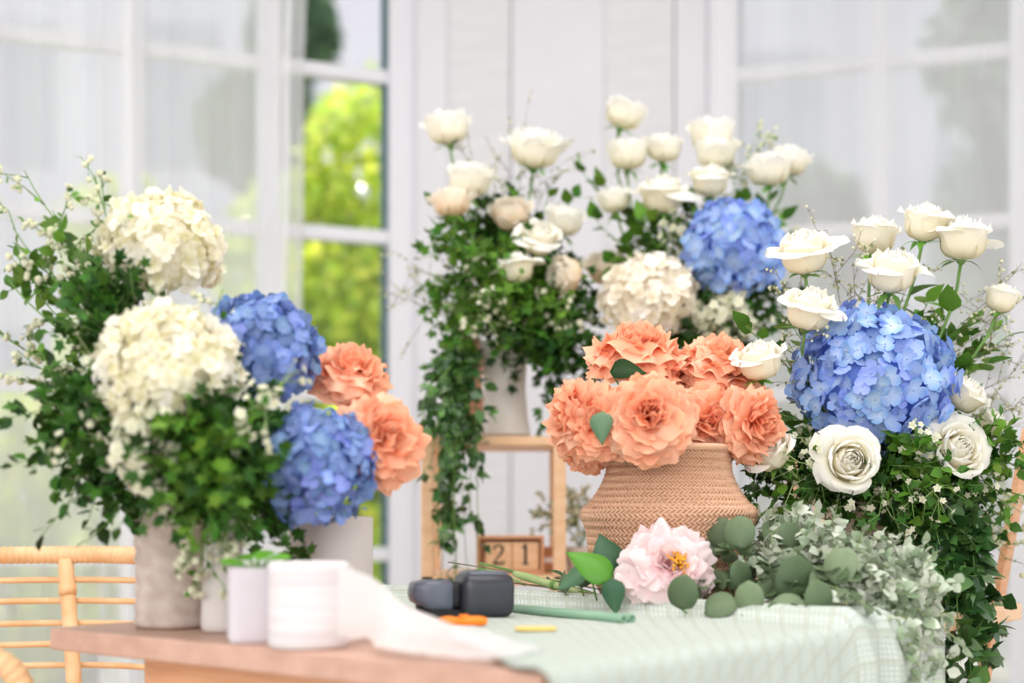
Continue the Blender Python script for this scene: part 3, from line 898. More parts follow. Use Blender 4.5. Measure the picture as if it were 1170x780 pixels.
V1 = Vector((-.372, 1.55, TZ + .0005))
def ribs(rr, z, an, k):
    if rr < .02: return rr, z
    return rr * (1 + .022 * math.sin(z * 2 * PI / .0175 + .6 * math.sin(an * 3 + z * 40)) + .010 * noise.noise(Vector((math.cos(an) * 3, math.sin(an) * 3, z * 60)))), z
vase('vase', V1, [(.036, 0), (.0385, .004), (.0375, .03), (.037, .055), (.038, .085), (.041, .115), (.0455, .142)], M['ceramic_taupe'], 'taupe clay vase with wavy horizontal ridges holding the cream flowers', mod=ribs)
V2 = Vector((-.302, 1.49, TZ + .0005))
vase('vase', V2, [(.021, 0), (.0235, .006), (.0225, .04), (.0195, .09), (.0175, .13), (.0185, .158)], M['ceramic_white'], 'slim pale grey bottle vase between the ridged vase and the small square cup')
V3 = Vector((-.206, 1.62, TZ + .0005))
vase('vase', V3, [(.046, 0), (.0475, .004), (.0475, .118)], M['ceramic_white'], 'plain white cylinder vase under the blue hydrangea, behind the paper roll')
SZ = 1.005
V4 = Vector(((577 - 585) / F * 2.56, 2.56, SZ))
vase('vase', V4, [(.036, 0), (.046, .006), (.041, .04), (.037, .09), (.040, .14), (.046, .172)], M['ceramic_cream'], 'cream flared vase on the shelf holding the back bouquet of white roses')
V5 = Vector(((800 - 585) / F * 2.58, 2.58, SZ))
vase('vase', V5, [(.040, 0), (.046, .006), (.042, .06), (.038, .09), (.044, .135)], M['ceramic_beige'], 'cream vase on the shelf behind the basket, mostly hidden by coral peonies')
V6 = Vector((.485, 1.985, .7465))
def flute(rr, z, an, k):
    return (rr * (1 + .03 * math.cos(an * 22)) if rr > .02 else rr), z
vase('vase', V6, [(.040, 0), (.043, .005), (.044, .05), (.045, .10), (.047, .142)], M['ceramic_beige'], 'fluted beige vase under the front rose and blue hydrangea bouquet', mod=flute, seg=176)
V7 = Vector(((531 - 585) / F * 2.62, 2.62, SZ))
vase('plant_pot', V7, [(.028, 0), (.034, .01), (.036, .06), (.032, .11), (.036, .145), (.030, .185)], M['terracotta'], 'pale terracotta pot on the shelf with the trailing vine beside the cream vase', 'pot')

# small square cup with a seedling
cup = Vector((-.250, 1.385, TZ + .0005))
mb = MB(); hw = .0265
mc = Matrix.Translation(cup) @ Matrix.Rotation(math.radians(14), 4, 'Z')
def sq(u, v, r, z):
    a = u * 2 * PI; c_, s_ = math.cos(a), math.sin(a); n = 7
    k = (abs(c_) ** n + abs(s_) ** n) ** (-1 / n); return mc @ Vector((c_ * k * r, s_ * k * r, z))
prof = [(.001, 0), (hw * .95, 0), (hw, .004), (hw, .072), (hw - .003, .072), (hw - .003, .008), (.001, .008)]
def cf(u, v):
    k = v * 6; i = min(int(k + 1e-6), 5); t = k - i
    return sq(u, v, prof[i][0] * (1 - t) + prof[i + 1][0] * t, prof[i][1] * (1 - t) + prof[i + 1][1] * t)
mb.grid(cf, 64, 6, 0, 0, 1, closed=True)
tag(mb.build('cup', M['ceramic_lilac'], None, origin=cup, smooth=False), 'small pale lilac square cup between the slim vase and the paper roll', 'cup')
sd = empty('seedling', cup + Vector((0, 0, .01)), 'small seedling with round bright green leaves growing in the square cup', 'plant')
lf, st = MB(), MB(); rg = random.Random(5)
for k, (dx, dy, dz, l) in enumerate(((-.022, -.012, .004, .026), (.012, -.015, .006, .030), (.004, .01, .012, .026), (-.012, .012, .012, .022), (.034, -.004, .016, .022))):
    b = cup + Vector((0, 0, .062)); e = cup + Vector((dx * .4, dy * .4, .072 + dz * .5))
    st.tube([cup + Vector((0, 0, .012)), b, e], .0014, 5)
    leaf(lf, e, Vector((dx, dy, .006)), Vector((0, -.4, 1)), l, l * .36, rg, 'round', .15, .15, 6)
st.build('stem', M['stem'], sd); lf.build('foliage', M['leaf_bright'], sd)

# soil-like filler not visible; paper roll and its loose sheet
rc = Vector((-.190, 1.332, TZ + .0005))
roll = empty('tissue_roll', rc, 'white tissue roll standing upright at the table edge, its sheet unrolled', 'paper roll')
mb = MB()
def lay(rr, z, an, k): return (rr * (1 + .006 * noise.noise(Vector((z * 500, an, 1)))) if rr > .03 else rr), z
pr = [(.016, 0), (.036, 0), (.0378, .003)] + [(.0378, .003 + .072 * i / 20) for i in range(1, 21)] + [(.0372, .0775), (.034, .079), (.018, .078), (.016, .074), (.016, 0)]
mb.lathe(pr, 64, rc, lay); mb.build('paper_layers', M['roll'], roll)
mb = MB(); mb.lathe([(.0155, .001), (.0155, .0775), (.0140, .0775), (.0140, .001), (.0155, .001)], 32, rc); tag(mb.build('core', M['kraft'], roll), 'brown cardboard core')


def sheet(keys, name_, off=0, seed=0):
    """loose sheet: keys of (top point, bottom point)"""
    mb = MB()
    n = len(keys) - 1
    def cr(pts, t):
        k = t * n; i = min(int(k), n - 1); f = k - i
        g = lambda j: pts[max(0, min(n, j))]
        p0, p1, p2, p3 = g(i - 1), g(i), g(i + 1), g(i + 2)
        return .5 * ((2 * p1) + (p2 - p0) * f + (2 * p0 - 5 * p1 + 4 * p2 - p3) * f * f + (3 * p1 - p0 - 3 * p2 + p3) * f ** 3)
    tops, bots = [Vector(k[0]) for k in keys], [Vector(k[1]) for k in keys]
    def fn(u, v):
        a, b = cr(tops, u), cr(bots, u)
        m = a.lerp(b, v)
        nn = .007 * math.sin(v * PI) * math.sin(u * 9 + v * 7 + seed) + .004 * noise.noise(Vector((u * 6, v * 9, seed)))
        k = min(1, u * 5)
        p = m + Vector((.5, -.6, .45)) * nn * k
        p.z = max(p.z, TZ + .0062 + .003 * (1 + noise.noise(Vector((u * 12, v * 8, seed + 2)))) )
        return p
    mb.grid(fn, 60, 18, 0, 0, 1)
    return mb


k1 = [(Vector((rc.x + .030, rc.y - .024, TZ + .078)), Vector((rc.x + .030, rc.y - .024, TZ + .004))),
      (P(430, 662, 1.30), P(418, 728, 1.30)), (P(462, 690, 1.28), P(432, 745, 1.24)), (P(505, 708, 1.31), P(458, 758, 1.195)),
      (P(560, 730, 1.33), P(500, 765, 1.165)), (P(625, 752, 1.22), P(560, 772, 1.13))]
k2 = [(Vector((rc.x + .034, rc.y + .016, TZ + .079)), Vector((rc.x + .034, rc.y + .016, TZ + .006))),
      (P(418, 664, 1.36), P(420, 720, 1.36)), (P(445, 682, 1.40), P(440, 715, 1.38)), (P(490, 702, 1.50), P(470, 726, 1.42)),
      (P(535, 722, 1.47), P(510, 742, 1.30)), (P(585, 742, 1.30), P(560, 760, 1.2))]
sheet(k1, 'a', seed=1).build('loose_sheet', M['tulle'], roll)
sheet(k2, 'b', seed=4).build('loose_sheet', M['tulle'], roll)

# ------------------------------------------------------------------ hand tools
ax = Vector((-.93, -.36, 0)).normalized(); gx = Matrix(((ax.x, -ax.y, 0, 0), (ax.y, ax.x, 0, 0), (0, 0, 1, 0), (0, 0, 0, 1)))
go = Vector(((581 - 585) / F * 1.60, 1.625, TZ + .007))
def rr_extr(mb, stations, n=32, pw=5):
    """rounded-rectangle sections along x: (x, half depth, z0, z1, y shift)"""
    b = len(mb.v)
    for (x, hy, z0, z1, ys) in stations:
        for i in range(n):
            a = 2 * PI * i / n; c_, s_ = math.cos(a), math.sin(a); k = (abs(c_) ** pw + abs(s_) ** pw) ** (-1 / pw)
            mb.vert(Matrix.Translation(go) @ gx @ Vector((x, ys + c_ * k * hy, (z0 + z1) / 2 + s_ * k * (z1 - z0) / 2)))
    m = len(stations)
    for j in range(m - 1):
        for i in range(n):
            mb.f.append((b + j * n + i, b + j * n + (i + 1) % n, b + (j + 1) * n + (i + 1) % n, b + (j + 1) * n + i))
    mb.f.append(tuple(b + i for i in range(n))[::-1]); mb.f.append(tuple(b + (m - 1) * n + i for i in range(n)))
gad = empty('handheld_scanner', go, 'dark grey handheld scanner lying on its side on the sage cloth', 'scanner')
mb = MB(); rr_extr(mb, [(0, .018, .008, .040, 0), (.002, .022, .003, .046, 0), (.006, .024, 0, .048, 0), (.052, .025, -.001, .049, 0), (.058, .023, .001, .047, 0), (.062, .017, .008, .040, 0)]); mb.build('body', M['gadget'], gad)
mb = MB(); rr_extr(mb, [(.004, .014, .0385, .0495, -.004), (.008, .018, .037, .0510, -.004), (.048, .018, .037, .0520, -.004), (.054, .014, .040, .0505, -.004)], pw=6); tag(mb.build('top_panel', M['gadget_top'], gad), 'slate grey top panel')
mb = MB(); rr_extr(mb, [(.058, .014, .010, .040, 0), (.076, .014, .010, .040, 0)]); tag(mb.build('neck', M['black'], gad), 'black recessed neck')
mb = MB(); rr_extr(mb, [(.072, .014, .014, .036, 0), (.074, .020, .008, .043, 0), (.100, .019, .010, .043, 0), (.114, .016, .018, .040, 0), (.117, .010, .024, .034, 0)]); mb.build('scan_head', M['gadget_top'], gad)
mb = MB(); rr_extr(mb, [(.05, .012, -.004, .008, 0), (.055, .015, -.005, .010, 0), (.09, .014, -.002, .012, 0), (.108, .010, .008, .018, 0)]); tag(mb.build('trigger', M['black'], gad), 'black trigger')

def flat_tool(c, dirv, L, W, H, mat, name, label, cat, pinch=.4):
    d, x, z = frame_from(dirv, (0, 0, 1)); mb = MB()
    prof = lambda t: W * (1 - pinch * math.exp(-((t - .62) / .12) ** 2)) * (math.sin(PI * min(max(t, .02), .98)) ** .3)
    n = 20; b = len(mb.v); ns = 12
    for j in range(n + 1):
        t = j / n; w = prof(t)
        for i in range(ns):
            a = 2 * PI * i / ns; c_, s_ = math.cos(a), math.sin(a); k = (abs(c_) ** 3 + abs(s_) ** 3) ** (-1 / 3)
            mb.vert(c + d * (L * (t - .5)) + x * c_ * k * w + Vector((0, 0, s_ * k * H * min(1, w / W + .2))))
    for j in range(n):
        for i in range(ns): mb.f.append((b + j * ns + i, b + j * ns + (i + 1) % ns, b + (j + 1) * ns + (i + 1) % ns, b + (j + 1) * ns + i))
    mb.f.append(tuple(b + i for i in range(ns))[::-1]); mb.f.append(tuple(b + n * ns + i for i in range(ns)))
    return mb
oc = P(529, 721, 1.475); oc.z = TZ + .0125
ok = empty('box_cutter', oc, 'bright orange plastic cutter lying in front of the dark scanner', 'cutter')
flat_tool(oc, (-1, -.08, 0), .050, .010, .0055, M['orange'], '', '', '').build('handle', M['orange'], ok)
mb = MB(); mb.box((oc.x - .004, oc.y - .006, oc.z + .0045), (oc.x + .006, oc.y + .002, oc.z + .0072)); mb.build('slider', M['orange'], ok, smooth=False, bevel=.001)
yc = P(612, 729, 1.42); yc.z = TZ + .0095
tag(flat_tool(yc, (-1, .05, 0), .042, .010, .0022, M['yellow'], '', '', '', pinch=.1).build('plant_tag', M['yellow'], None, origin=yc), 'flat pale yellow plant tag lying on the cloth', 'tag')


def hollow_tube(mb, a, b, r, ri):
    a, b = Vector(a), Vector(b); d, x, z = frame_from(b - a, (0, 0, 1)); n = 20
    rings = [(a, r), (b, r), (b, ri), (a, ri)]; base = len(mb.v)
    for c, q in rings:
        for i in range(n):
            an = 2 * PI * i / n; mb.vert(c + (x * math.cos(an) + z * math.sin(an)) * q)
    for k in range(4):
        for i in range(n):
            k2 = (k + 1) % 4; i2 = (i + 1) % n
            mb.f.append((base + k * n + i, base + k * n + i2, base + k2 * n + i2, base + k2 * n + i))
a0 = P(568, 700, 1.70); b0 = P(713, 714, 1.52); a0.z = TZ + .011; b0.z = TZ + .011
for i, (ds, lb) in enumerate(((0, 'sage green hollow tube lying on the cloth, nearer to the orange cutter'), (.0098, 'sage green hollow tube lying on the cloth, nearer to the fabric fold'))):
    sft = Vector((.2, .98, 0)) * ds; mb = MB(); hollow_tube(mb, a0 + sft, b0 + sft + Vector((ds * .8, 0, 0)), .0047, .0032)
    tag(mb.build('flower_tube', M['tube_green'], None, origin=a0 + sft), lb, 'tube')

# ------------------------------------------------------------------ shelf behind
def plank(x0, x1, y0, y1, z0, z1, name, mat, parent):
    m_ = MB(); m_.box((x0, y0, z0), (x1, y1, z1)); return m_.build(name, mat, parent, smooth=False, bevel=.002)
shx0, shx1 = -.158, .55; ys0, ys1 = 2.47, 2.74
sh = empty('shelf_rack', ((shx0 + shx1) / 2, 2.6, 0), 'light pine open shelf rack behind the table, carrying the back bouquets', 'shelf')
plank(shx0, shx1, ys0, ys1, SZ - .017, SZ - .0005, 'shelf_board', M['wood_pale'], sh)
plank(shx0, shx1, ys0, ys1, .745, .7625, 'shelf_board', M['wood_pale'], sh)
plank(shx0, shx1, ys0, ys1, .30, .318, 'shelf_board', M['wood_pale'], sh)
for x in (shx0, .072, shx1 - .022):
    for y in (ys0, ys1 - .022):
        plank(x, x + .022, y, y + .022, 0, SZ - .017, 'post', M['wood_pale'], sh)
# calendar blocks
cc = Vector(((583 - 585) / F * 2.52, 2.52, .7630)); cal = empty('block_calendar', cc, 'wooden block calendar showing 2 and 1 on the lower shelf', 'calendar')
cw, ch = .060, .068
mb = MB()
for lo, hi in (((-cw, 0, 0), (cw, .035, .007)), ((-cw, 0, ch - .006), (cw, .035, ch)), ((-cw, 0, .007), (-cw + .006, .035, ch - .006)), ((cw - .006, 0, .007), (cw, .035, ch - .006)), ((-cw, .030, .007), (cw, .035, ch - .006))):
    mb.box(Vector(lo) + cc, Vector(hi) + cc)
mb.build('frame', M['wood'], cal, smooth=False, bevel=.001)
def digit2():
    pts = [(-.0085, .0105), (-.006, .0155), (0, .018), (.0065, .0155), (.0080, .0095), (.004, .002), (-.003, -.006), (-.0085, -.0135)]
    return pts
for i, (cx, dg) in enumerate(((-.021, '2'), (.027, '1'))):
    bk = MB(); bk.box((cc.x + cx - .0235, cc.y + .004, cc.z + .0075), (cc.x + cx + .0235, cc.y + .029, cc.z + ch - .012))
    blk = bk.build('number_block', M['wood_pale'], cal, smooth=False, bevel=.0015)
    ct = Vector((cc.x + cx, cc.y + .0034, cc.z + .033)); q = MB()
    def stroke(p, w):
        for (a, b_), (c_, d_), w0 in zip(p[:-1], p[1:], w):
            v = Vector((c_ - a, d_ - b_)); n_ = Vector((-v.y, v.x)).normalized() * w0 / 2; e = v.normalized() * w0 * .3
            poly = [(a - e.x + n_.x, b_ - e.y + n_.y), (a - e.x - n_.x, b_ - e.y - n_.y), (c_ + e.x - n_.x, d_ + e.y - n_.y), (c_ + e.x + n_.x, d_ + e.y + n_.y)]
            q.prism(poly, 0, .0014, Matrix.Translation(ct + Vector((0, .001, 0))) @ Matrix.Rotation(PI / 2, 4, 'X'))
    if dg == '2':
        stroke(digit2(), [.0035, .0025, .0028, .0042, .0042, .0030, .0026]); stroke([(-.0085, -.0145), (.0085, -.0145)], [.004]); stroke([(.0085, -.0145), (.0098, -.0095)], [.0022])
    else:
        stroke([(0, -.0145), (0, .018)], [.0048]); stroke([(-.006, -.0155), (.006, -.0155)], [.0022]); stroke([(-.006, .0135), (-.0005, .0165)], [.0026])
    q.build('digit', M['ink'], blk, smooth=False)
kx = Vector(((622 - 585) / F * 2.60, 2.58, .763)); kb = empty('kraft_box', kx, 'small brown kraft box with a white label beside the calendar', 'box')
mb = MB(); mb.box(kx + Vector((-.028, 0, 0)), kx + Vector((.032, .05, .046))); mb.build('carton', M['kraft'], kb, smooth=False, bevel=.001)
mb = MB(); mb.box(kx + Vector((-.001, -.0012, .018)), kx + Vector((.022, .0, .027))); tag(mb.build('label', M['label_white'], kb, smooth=False), 'white paper label')
# small blurred plant on the lower shelf
pp = Vector(((662 - 585) / F * 2.62, 2.62, .763))
vase('plant_pot', pp, [(.022, 0), (.028, .045)], M['ceramic_white'], 'small white pot on the lower shelf beside the basket', 'pot', seg=32)
for k in range(7):
    a = k * .9
    sprig('wisp_green', pp + Vector((0, 0, .04)), pp + Vector((.055 * math.cos(a), .05 * math.sin(a), .10 + .012 * (k % 3))), 'thin grey-green sprig in the small white pot beside the basket', 'sprigs in the small white pot', seed=400 + k, start=pp + Vector((0, 0, .01)), scale=.8)

# ------------------------------------------------------------------ rattan chair
ch_ = Vector((-.66, 1.82, 0))
chair = empty('rattan_chair', ch_, 'honey-coloured rattan chair with a curved open back behind the wooden table', 'chair')
def smooth_path(pts, n=8):
    pts = [Vector(p) for p in pts]; out = []
    g = lambda j: pts[max(0, min(len(pts) - 1, j))]
    for i in range(len(pts) - 1):
        for k in range(n):
            f = k / n; p0, p1, p2, p3 = g(i - 1), g(i), g(i + 1), g(i + 2)
            out.append(.5 * ((2 * p1) + (p2 - p0) * f + (2 * p0 - 5 * p1 + 4 * p2 - p3) * f * f + (3 * p1 - p0 - 3 * p2 + p3) * f ** 3))
    out.append(pts[-1]); return out
def coil(mb, path, r, wraps=None):
    """rattan rail bound with cane: the radius ripples along it"""
    L = sum((b - a).length for a, b in zip(path[:-1], path[1:])); n = int(L / .0022)
    acc = [0]
    for a, b in zip(path[:-1], path[1:]): acc.append(acc[-1] + (b - a).length)
    pts, rad = [], []; j = 0
    for k in range(n + 1):
        s = L * k / n
        while j < len(acc) - 2 and acc[j + 1] < s: j += 1
        f = (s - acc[j]) / max(1e-9, acc[j + 1] - acc[j]); pts.append(path[j].lerp(path[j + 1], f))
        rad.append(r * (1 + .07 * math.sin(s * 2 * PI / .009)))
    mb.tube(pts, rad, 14, cap=True)
rail = smooth_path([(-.43, 1.685, .66), (-.36, 1.79, .775), (-.43, 1.96, .806), (-.56, 2.05, .812), (-.70, 2.05, .812), (-.84, 1.97, .812), (-.92, 1.84, .81), (-.90, 1.68, .795), (-.80, 1.55, .772), (-.66, 1.485, .765), (-.56, 1.455, .738), (-.505, 1.455, .705), (-.50, 1.475, .62)], 10)
mb = MB(); coil(mb, rail, .0125); mb.build('top_rail', M['rattan'], chair)
def back_arc(dz, shrink):
    pts = [(-.36, 1.80), (-.43, 1.96), (-.56, 2.05), (-.70, 2.05), (-.84, 1.97), (-.92, 1.84), (-.90, 1.70)]
    c = Vector((-.64, 1.80)); return smooth_path([Vector(((Vector(p) - c) * shrink + c).to_tuple() + (.812 - dz,)) for p in pts], 10)
for k, dz in enumerate((.036, .066, .098, .128, .158)):
    m_ = MB(); m_.tube(back_arc(dz, 1 - .010 * (k + 1)), .0045, 8); m_.build('cane_rod', M['rattan'], chair)
for a, b in (((-.645, 2.055, .805), (-.60, 1.99, .45)), ((-.50, 2.02, .805), (-.48, 1.95, .45)), ((-.80, 2.00, .805), (-.76, 1.94, .45)), ((-.915, 1.80, .80), (-.86, 1.80, .45)), ((-.365, 1.80, .77), (-.42, 1.80, .45)), ((-.70, 1.50, .75), (-.72, 1.58, .45))):
    m_ = MB(); m_.tube([a, Vector(a).lerp(Vector(b), .5), b], .011, 10)
    for f in (.12, .32, .55, .8): 
        p = Vector(a).lerp(Vector(b), f); m_.tube([p - Vector((0, 0, .008)), p + Vector((0, 0, .008))], .0128, 10)
    m_.build('back_post', M['rattan'], chair)
mb = MB(); c0 = Vector((-.645, 1.79, .45))
mb.grid(lambda u, v: c0 + Vector((math.cos(u * 2 * PI) * .235 * v, math.sin(u * 2 * PI) * .235 * v, -.012 * (1 - v * v))), 40, 12, 0, 0, 1, closed=True)
mb.build('woven_seat', M['rattan'], chair, solid=.012)
mb = MB(); mb.tube([c0 + Vector((math.cos(a * PI / 20) * .24, math.sin(a * PI / 20) * .24, 0)) for a in range(41)], .013, 10); mb.build('seat_ring', M['rattan'], chair)
for a in (45, 135, 225, 315):
    r = math.radians(a); m_ = MB(); m_.tube([c0 + Vector((math.cos(r) * .21, math.sin(r) * .21, 0)), (c0.x + math.cos(r) * .25, c0.y + math.sin(r) * .25, 0)], .013, 10); m_.build('leg', M['rattan'], chair)

# ------------------------------------------------------------------ wooden stool with slanted posts by the front bouquet
so = Vector((.505, 1.985, 0)); sz = .7455
MS = Matrix.Translation(so) @ Matrix(((E2.x, E1.x, 0, 0), (E2.y, E1.y, 0, 0), (0, 0, 1, 0), (0, 0, 0, 1)))
stl = empty('folding_stand', so, 'pale wooden folding stand with slanted posts, carrying the front bouquet', 'stand')
mb = MB(); mb.box((-.16, -.15, sz - .024), (.16, -.115, sz), MS); mb.build('side_rail', M['wood_pale'], stl, smooth=False, bevel=.003)
mb = MB(); mb.box((-.16, .115, sz - .024), (.16, .15, sz), MS); mb.build('side_rail', M['wood_pale'], stl, smooth=False, bevel=.003)
mb = MB()
for k in range(6): mb.box((-.145 + k * .05, -.115, sz - .014), (-.105 + k * .05, .115, sz - .001), MS)
mb.build('top_slat', M['wood_pale'], stl, smooth=False, bevel=.002)
for q in (-.105, .095):
    for (x0, z0, x1, z1) in ((-.20, .0, .30, 1.0), (.16, .0, -.13, sz - .02)):
        n_ = 1; m_ = MB(); w = .014
        pts = [(x0 - w, z0), (x0 + w, z0), (x1 + w, z1), (x1 - w, z1)]
        bb = len(m_.v)
        for yy in (q - .011 if z1 > .9 else q - .026, q + .001 if z1 > .9 else q - .014):
            for (x, z) in pts: m_.vert(MS @ Vector((x, yy, z)))
        for f in ((0, 1, 2, 3), (7, 6, 5, 4), (0, 4, 5, 1), (1, 5, 6, 2), (2, 6, 7, 3), (3, 7, 4, 0)): m_.f.append(tuple(bb + i for i in f))
        m_.build('post' if z1 > .9 else 'leg', M['wood'], stl, smooth=False, bevel=.002)

# ------------------------------------------------------------------ basket
bc = Vector((.199, 1.805, TZ + .009))
def basket():
    prof = [(.068, 0), (.082, .008), (.092, .03), (.098, .055), (.101, .080), (.103, .094), (.108, .106), (.110, .113), (.108, .119), (.099, .126), (.090, .138), (.082, .152), (.077, .166), (.076, .178), (.077, .188), (.078, .194)]
    L = [0]
    for (a, b), (c, d) in zip(prof[:-1], prof[1:]): L.append(L[-1] + math.hypot(c - a, d - b))
    tot = L[-1]
    def at(s):
        j = 0
        while j < len(L) - 2 and L[j + 1] < s: j += 1
        f = (s - L[j]) / (L[j + 1] - L[j]); return prof[j][0] + (prof[j + 1][0] - prof[j][0]) * f, prof[j][1] + (prof[j + 1][1] - prof[j][1]) * f
    mb = MB(); rng = random.Random(3)
    # woven strands: short slanted strips in alternating rows
    rows = int(tot / .0050); na = 100
    for j in range(rows):
        s = tot * (j + .5) / rows; r, z = at(s); r2, z2 = at(min(tot, s + .001)); tl = Vector((r2 - r, z2 - z)); tl = tl.normalized() if tl.length > 0 else Vector((0, 1))
        nrm = Vector((tl.y, -tl.x))
        lean = .0042 if j % 2 else -.0042
        for i in range(na):
            a = 2 * PI * (i + (.5 if j % 2 else 0)) / na + rng.uniform(-.004, .004)
            da = 2 * PI / na * .56; rv = rng.random()
            def fn(u, v):
                sl = (v - .5) * .0074; ang = a + u * da * .5 + (v - .5) * lean * 2.2 / r
                bul = .0032 * math.cos(u * 1.3) * math.sin(PI * (v * .9 + .05)) + .0006
                rr = r + tl.x * sl + nrm.x * bul; zz = z + tl.y * sl + nrm.y * bul
                return (bc.x + rr * math.cos(ang), bc.y + rr * math.sin(ang), bc.z + zz)
            mb.grid(fn, 2, 3, rv, uvs=lambda u, v: (u * .2 + i, v * .2 + j))
    body = MB(); body.lathe([(.001, 0)] + prof + [(.075, .195)] + [(r - .004, z) for r, z in reversed(prof)] + [(.001, .004)], 64, bc)
    for k in range(len(body.r)): body.r[k] = .9
    return mb, body
bk, bb = basket()
br = empty('basket', bc, 'woven seagrass belly basket standing on the cloth, full of coral peonies', 'basket')
bk.build('woven_strand', M['basket'], br); bb.build('basket_wall', M['basket_dark'], br)
mb = MB(); mb.tube([bc + Vector((math.cos(a * PI / 30) * .079, math.sin(a * PI / 30) * .079, .196)) for a in range(61)], .0042, 8, r=.6); mb.build('rim', M['basket'], br)

# ------------------------------------------------------------------ coral peonies in the basket
bm_ = bc + Vector((0, 0, .19)); bf = bc + Vector((0, 0, .02))
CORAL = [
    (742, 478, 1.70, 52, (-.05, -.95, .25), 'coral peony facing forward over the basket rim, the fullest bloom in the middle'),
    (727, 412, 1.84, 55, (.05, -.25, .95), 'coral peony at the top of the basket above the dark leaf, seen from its side'),
    (664, 478, 1.76, 47, (-.85, -.35, .15), 'coral peony farthest out over the basket side facing the shelf'),
    (692, 487, 1.73, 42, (-.35, -.85, .15), 'coral peony tucked between the two outer blooms behind the blue-green leaf'),
    (820, 424, 1.86, 50, (.1, -.5, .85), 'coral peony at the back of the basket below the white rose'),
    (806, 482, 1.79, 42, (.25, -.9, .05), 'deep coral peony in the shade between the forward bloom and the vase side'),
    (858, 484, 1.78, 44, (.7, -.65, -.05), 'coral peony on the basket side next to the fluted vase bouquet'),
    (668, 508, 1.80, 34, (-.6, -.5, -.4), 'drooping coral peony lowest over the basket rim'),
    (775, 440, 1.90, 42, (0, -.5, .8), 'coral peony mostly hidden between the top and back blooms'),
]
for i, (px, py, d, r, ax_, lb) in enumerate(CORAL):
    flower('coral', bf, bm_, P(px, py, d), ax_, r / F * d * 1.12, lb, 'coral peonies in the basket', 20 + i, 'coral', leaves=0)
def single_leaf(p, dirv, nrm, L, W, mat, label, seed, shape='drop', foot=None, name='leaf_cutting', bend=.2):
    rng = random.Random(seed); p = Vector(p); foot = Vector(foot) if foot is not None else p - Vector(dirv).normalized() * .03
    r = empty(name, foot, label, 'leaf')
    m1 = MB(); leaf(m1, p, dirv, nrm, L, W, rng, shape, bend, .25, 8); m1.build('leaf_blade', M[mat], r, solid=.0006)
    m2 = MB(); m2.tube([foot, foot.lerp(p, .6) + Vector((0, 0, -.003)), p], .0012, 5); m2.build('stem', M['stem'], r)
single_leaf(P(697, 424, 1.77), (1, -.3, .05), (0, -.8, .6), .045, .017, 'leaf_dark', 'dark green leaf between the top coral peony and the forward bloom', 1, foot=bm_)
single_leaf(P(688, 470, 1.69), (-.05, -.2, -1), (-.3, -1, .1), .040, .014, 'leaf_blue', 'blue-green leaf pointing down beside the forward coral peony', 2, foot=bm_)
single_leaf(P(718, 520, 1.74), (.5, -.2, -.15), (0, -.6, .8), .030, .009, 'leaf_dark', 'small dark leaf under the forward coral peony at the basket rim', 3, foot=bm_)

# ------------------------------------------------------------------ front bouquet (fluted vase)
f6 = V6 + Vector((0, 0, .02)); m6 = V6 + Vector((0, 0, .142))
flower('hyd', f6, m6, P(997, 432, 1.88), (.03, -.78, .62), 91 / F * 1.88, 'large blue hydrangea in the front bouquet, the sharpest and biggest blue bloom', 'hydrangeas', 1, 'blue', leaves=0, stem_r=.004, n=230, fs=.165, squash=.84)
ROSE_F = [
    (918, 290, 1.90, 35, (-.15, -.35, .9), 1.1, 'white rose at the far upper side of the front bouquet beside the shelf hydrangea'),
    (999, 271, 2.02, 30, (.1, -.15, 1), .7, 'rounded closed white rose set back between the far upper side rose and the topmost rose'),
    (1019, 312, 1.88, 34, (.05, -.35, .95), 1.1, 'white rose directly above the big blue hydrangea'),
    (1057, 256, 1.94, 30, (.1, -.2, 1), .8, 'topmost white rose of the front bouquet on its own stem'),
    (1100, 275, 1.92, 34, (.05, -.1, 1), 1.2, 'white rose with one petal hanging out, beside the topmost rose'),
    (1144, 342, 1.94, 23, (.25, -.1, .95), .5, 'small tight white rose farthest out over the wall side'),
    (925, 355, 1.84, 34, (.15, -.4, .9), 1.15, 'white rose with pointed petals between the big hydrangea and the upper side rose'),
    (868, 414, 1.80, 31, (-.15, -.3, .95), .75, 'white rose leaning over the coral peonies at the back of the basket'),
    (880, 518, 1.80, 28, (-.45, -.5, .7), .8, 'white rose low over the basket, beside the star-shaped open one'),
    (970, 527, 1.78, 33, (.0, -1, .12), 1.25, 'open white rose facing straight ahead below the big hydrangea'),
    (1093, 515, 1.85, 33, (.2, -.92, .3), 1.2, 'open cream rose facing ahead on the wall side of the front bouquet'),
    (1102, 452, 1.90, 27, (.5, -.4, .7), .6, 'cream rosebud close beside the big blue hydrangea, above the open cream rose'),
    (1131, 484, 1.95, 22, (.6, -.3, .6), .6, 'pale rose half hidden behind the open cream rose'),
    (1099, 583, 1.93, 20, (.3, -.5, .6), .5, 'small drooping cream rose low among the dark leaves'),
    (1122, 668, 1.93, 16, (.4, -.5, .2), .5, 'small pale rose just above the wooden stand rail'),
]
for i, (px, py, d, r, ax_, op, lb) in enumerate(ROSE_F):
    flower('rose', f6, m6, P(px, py, d), ax_, r / F * d * 1.12, lb, 'white roses of the front bouquet', 50 + i, 'white_rose' if i not in (10, 11, 13) else 'cream_rose' if i == 13 else 'white_rose', opening=op, leaves=3 if py < 420 else 1)
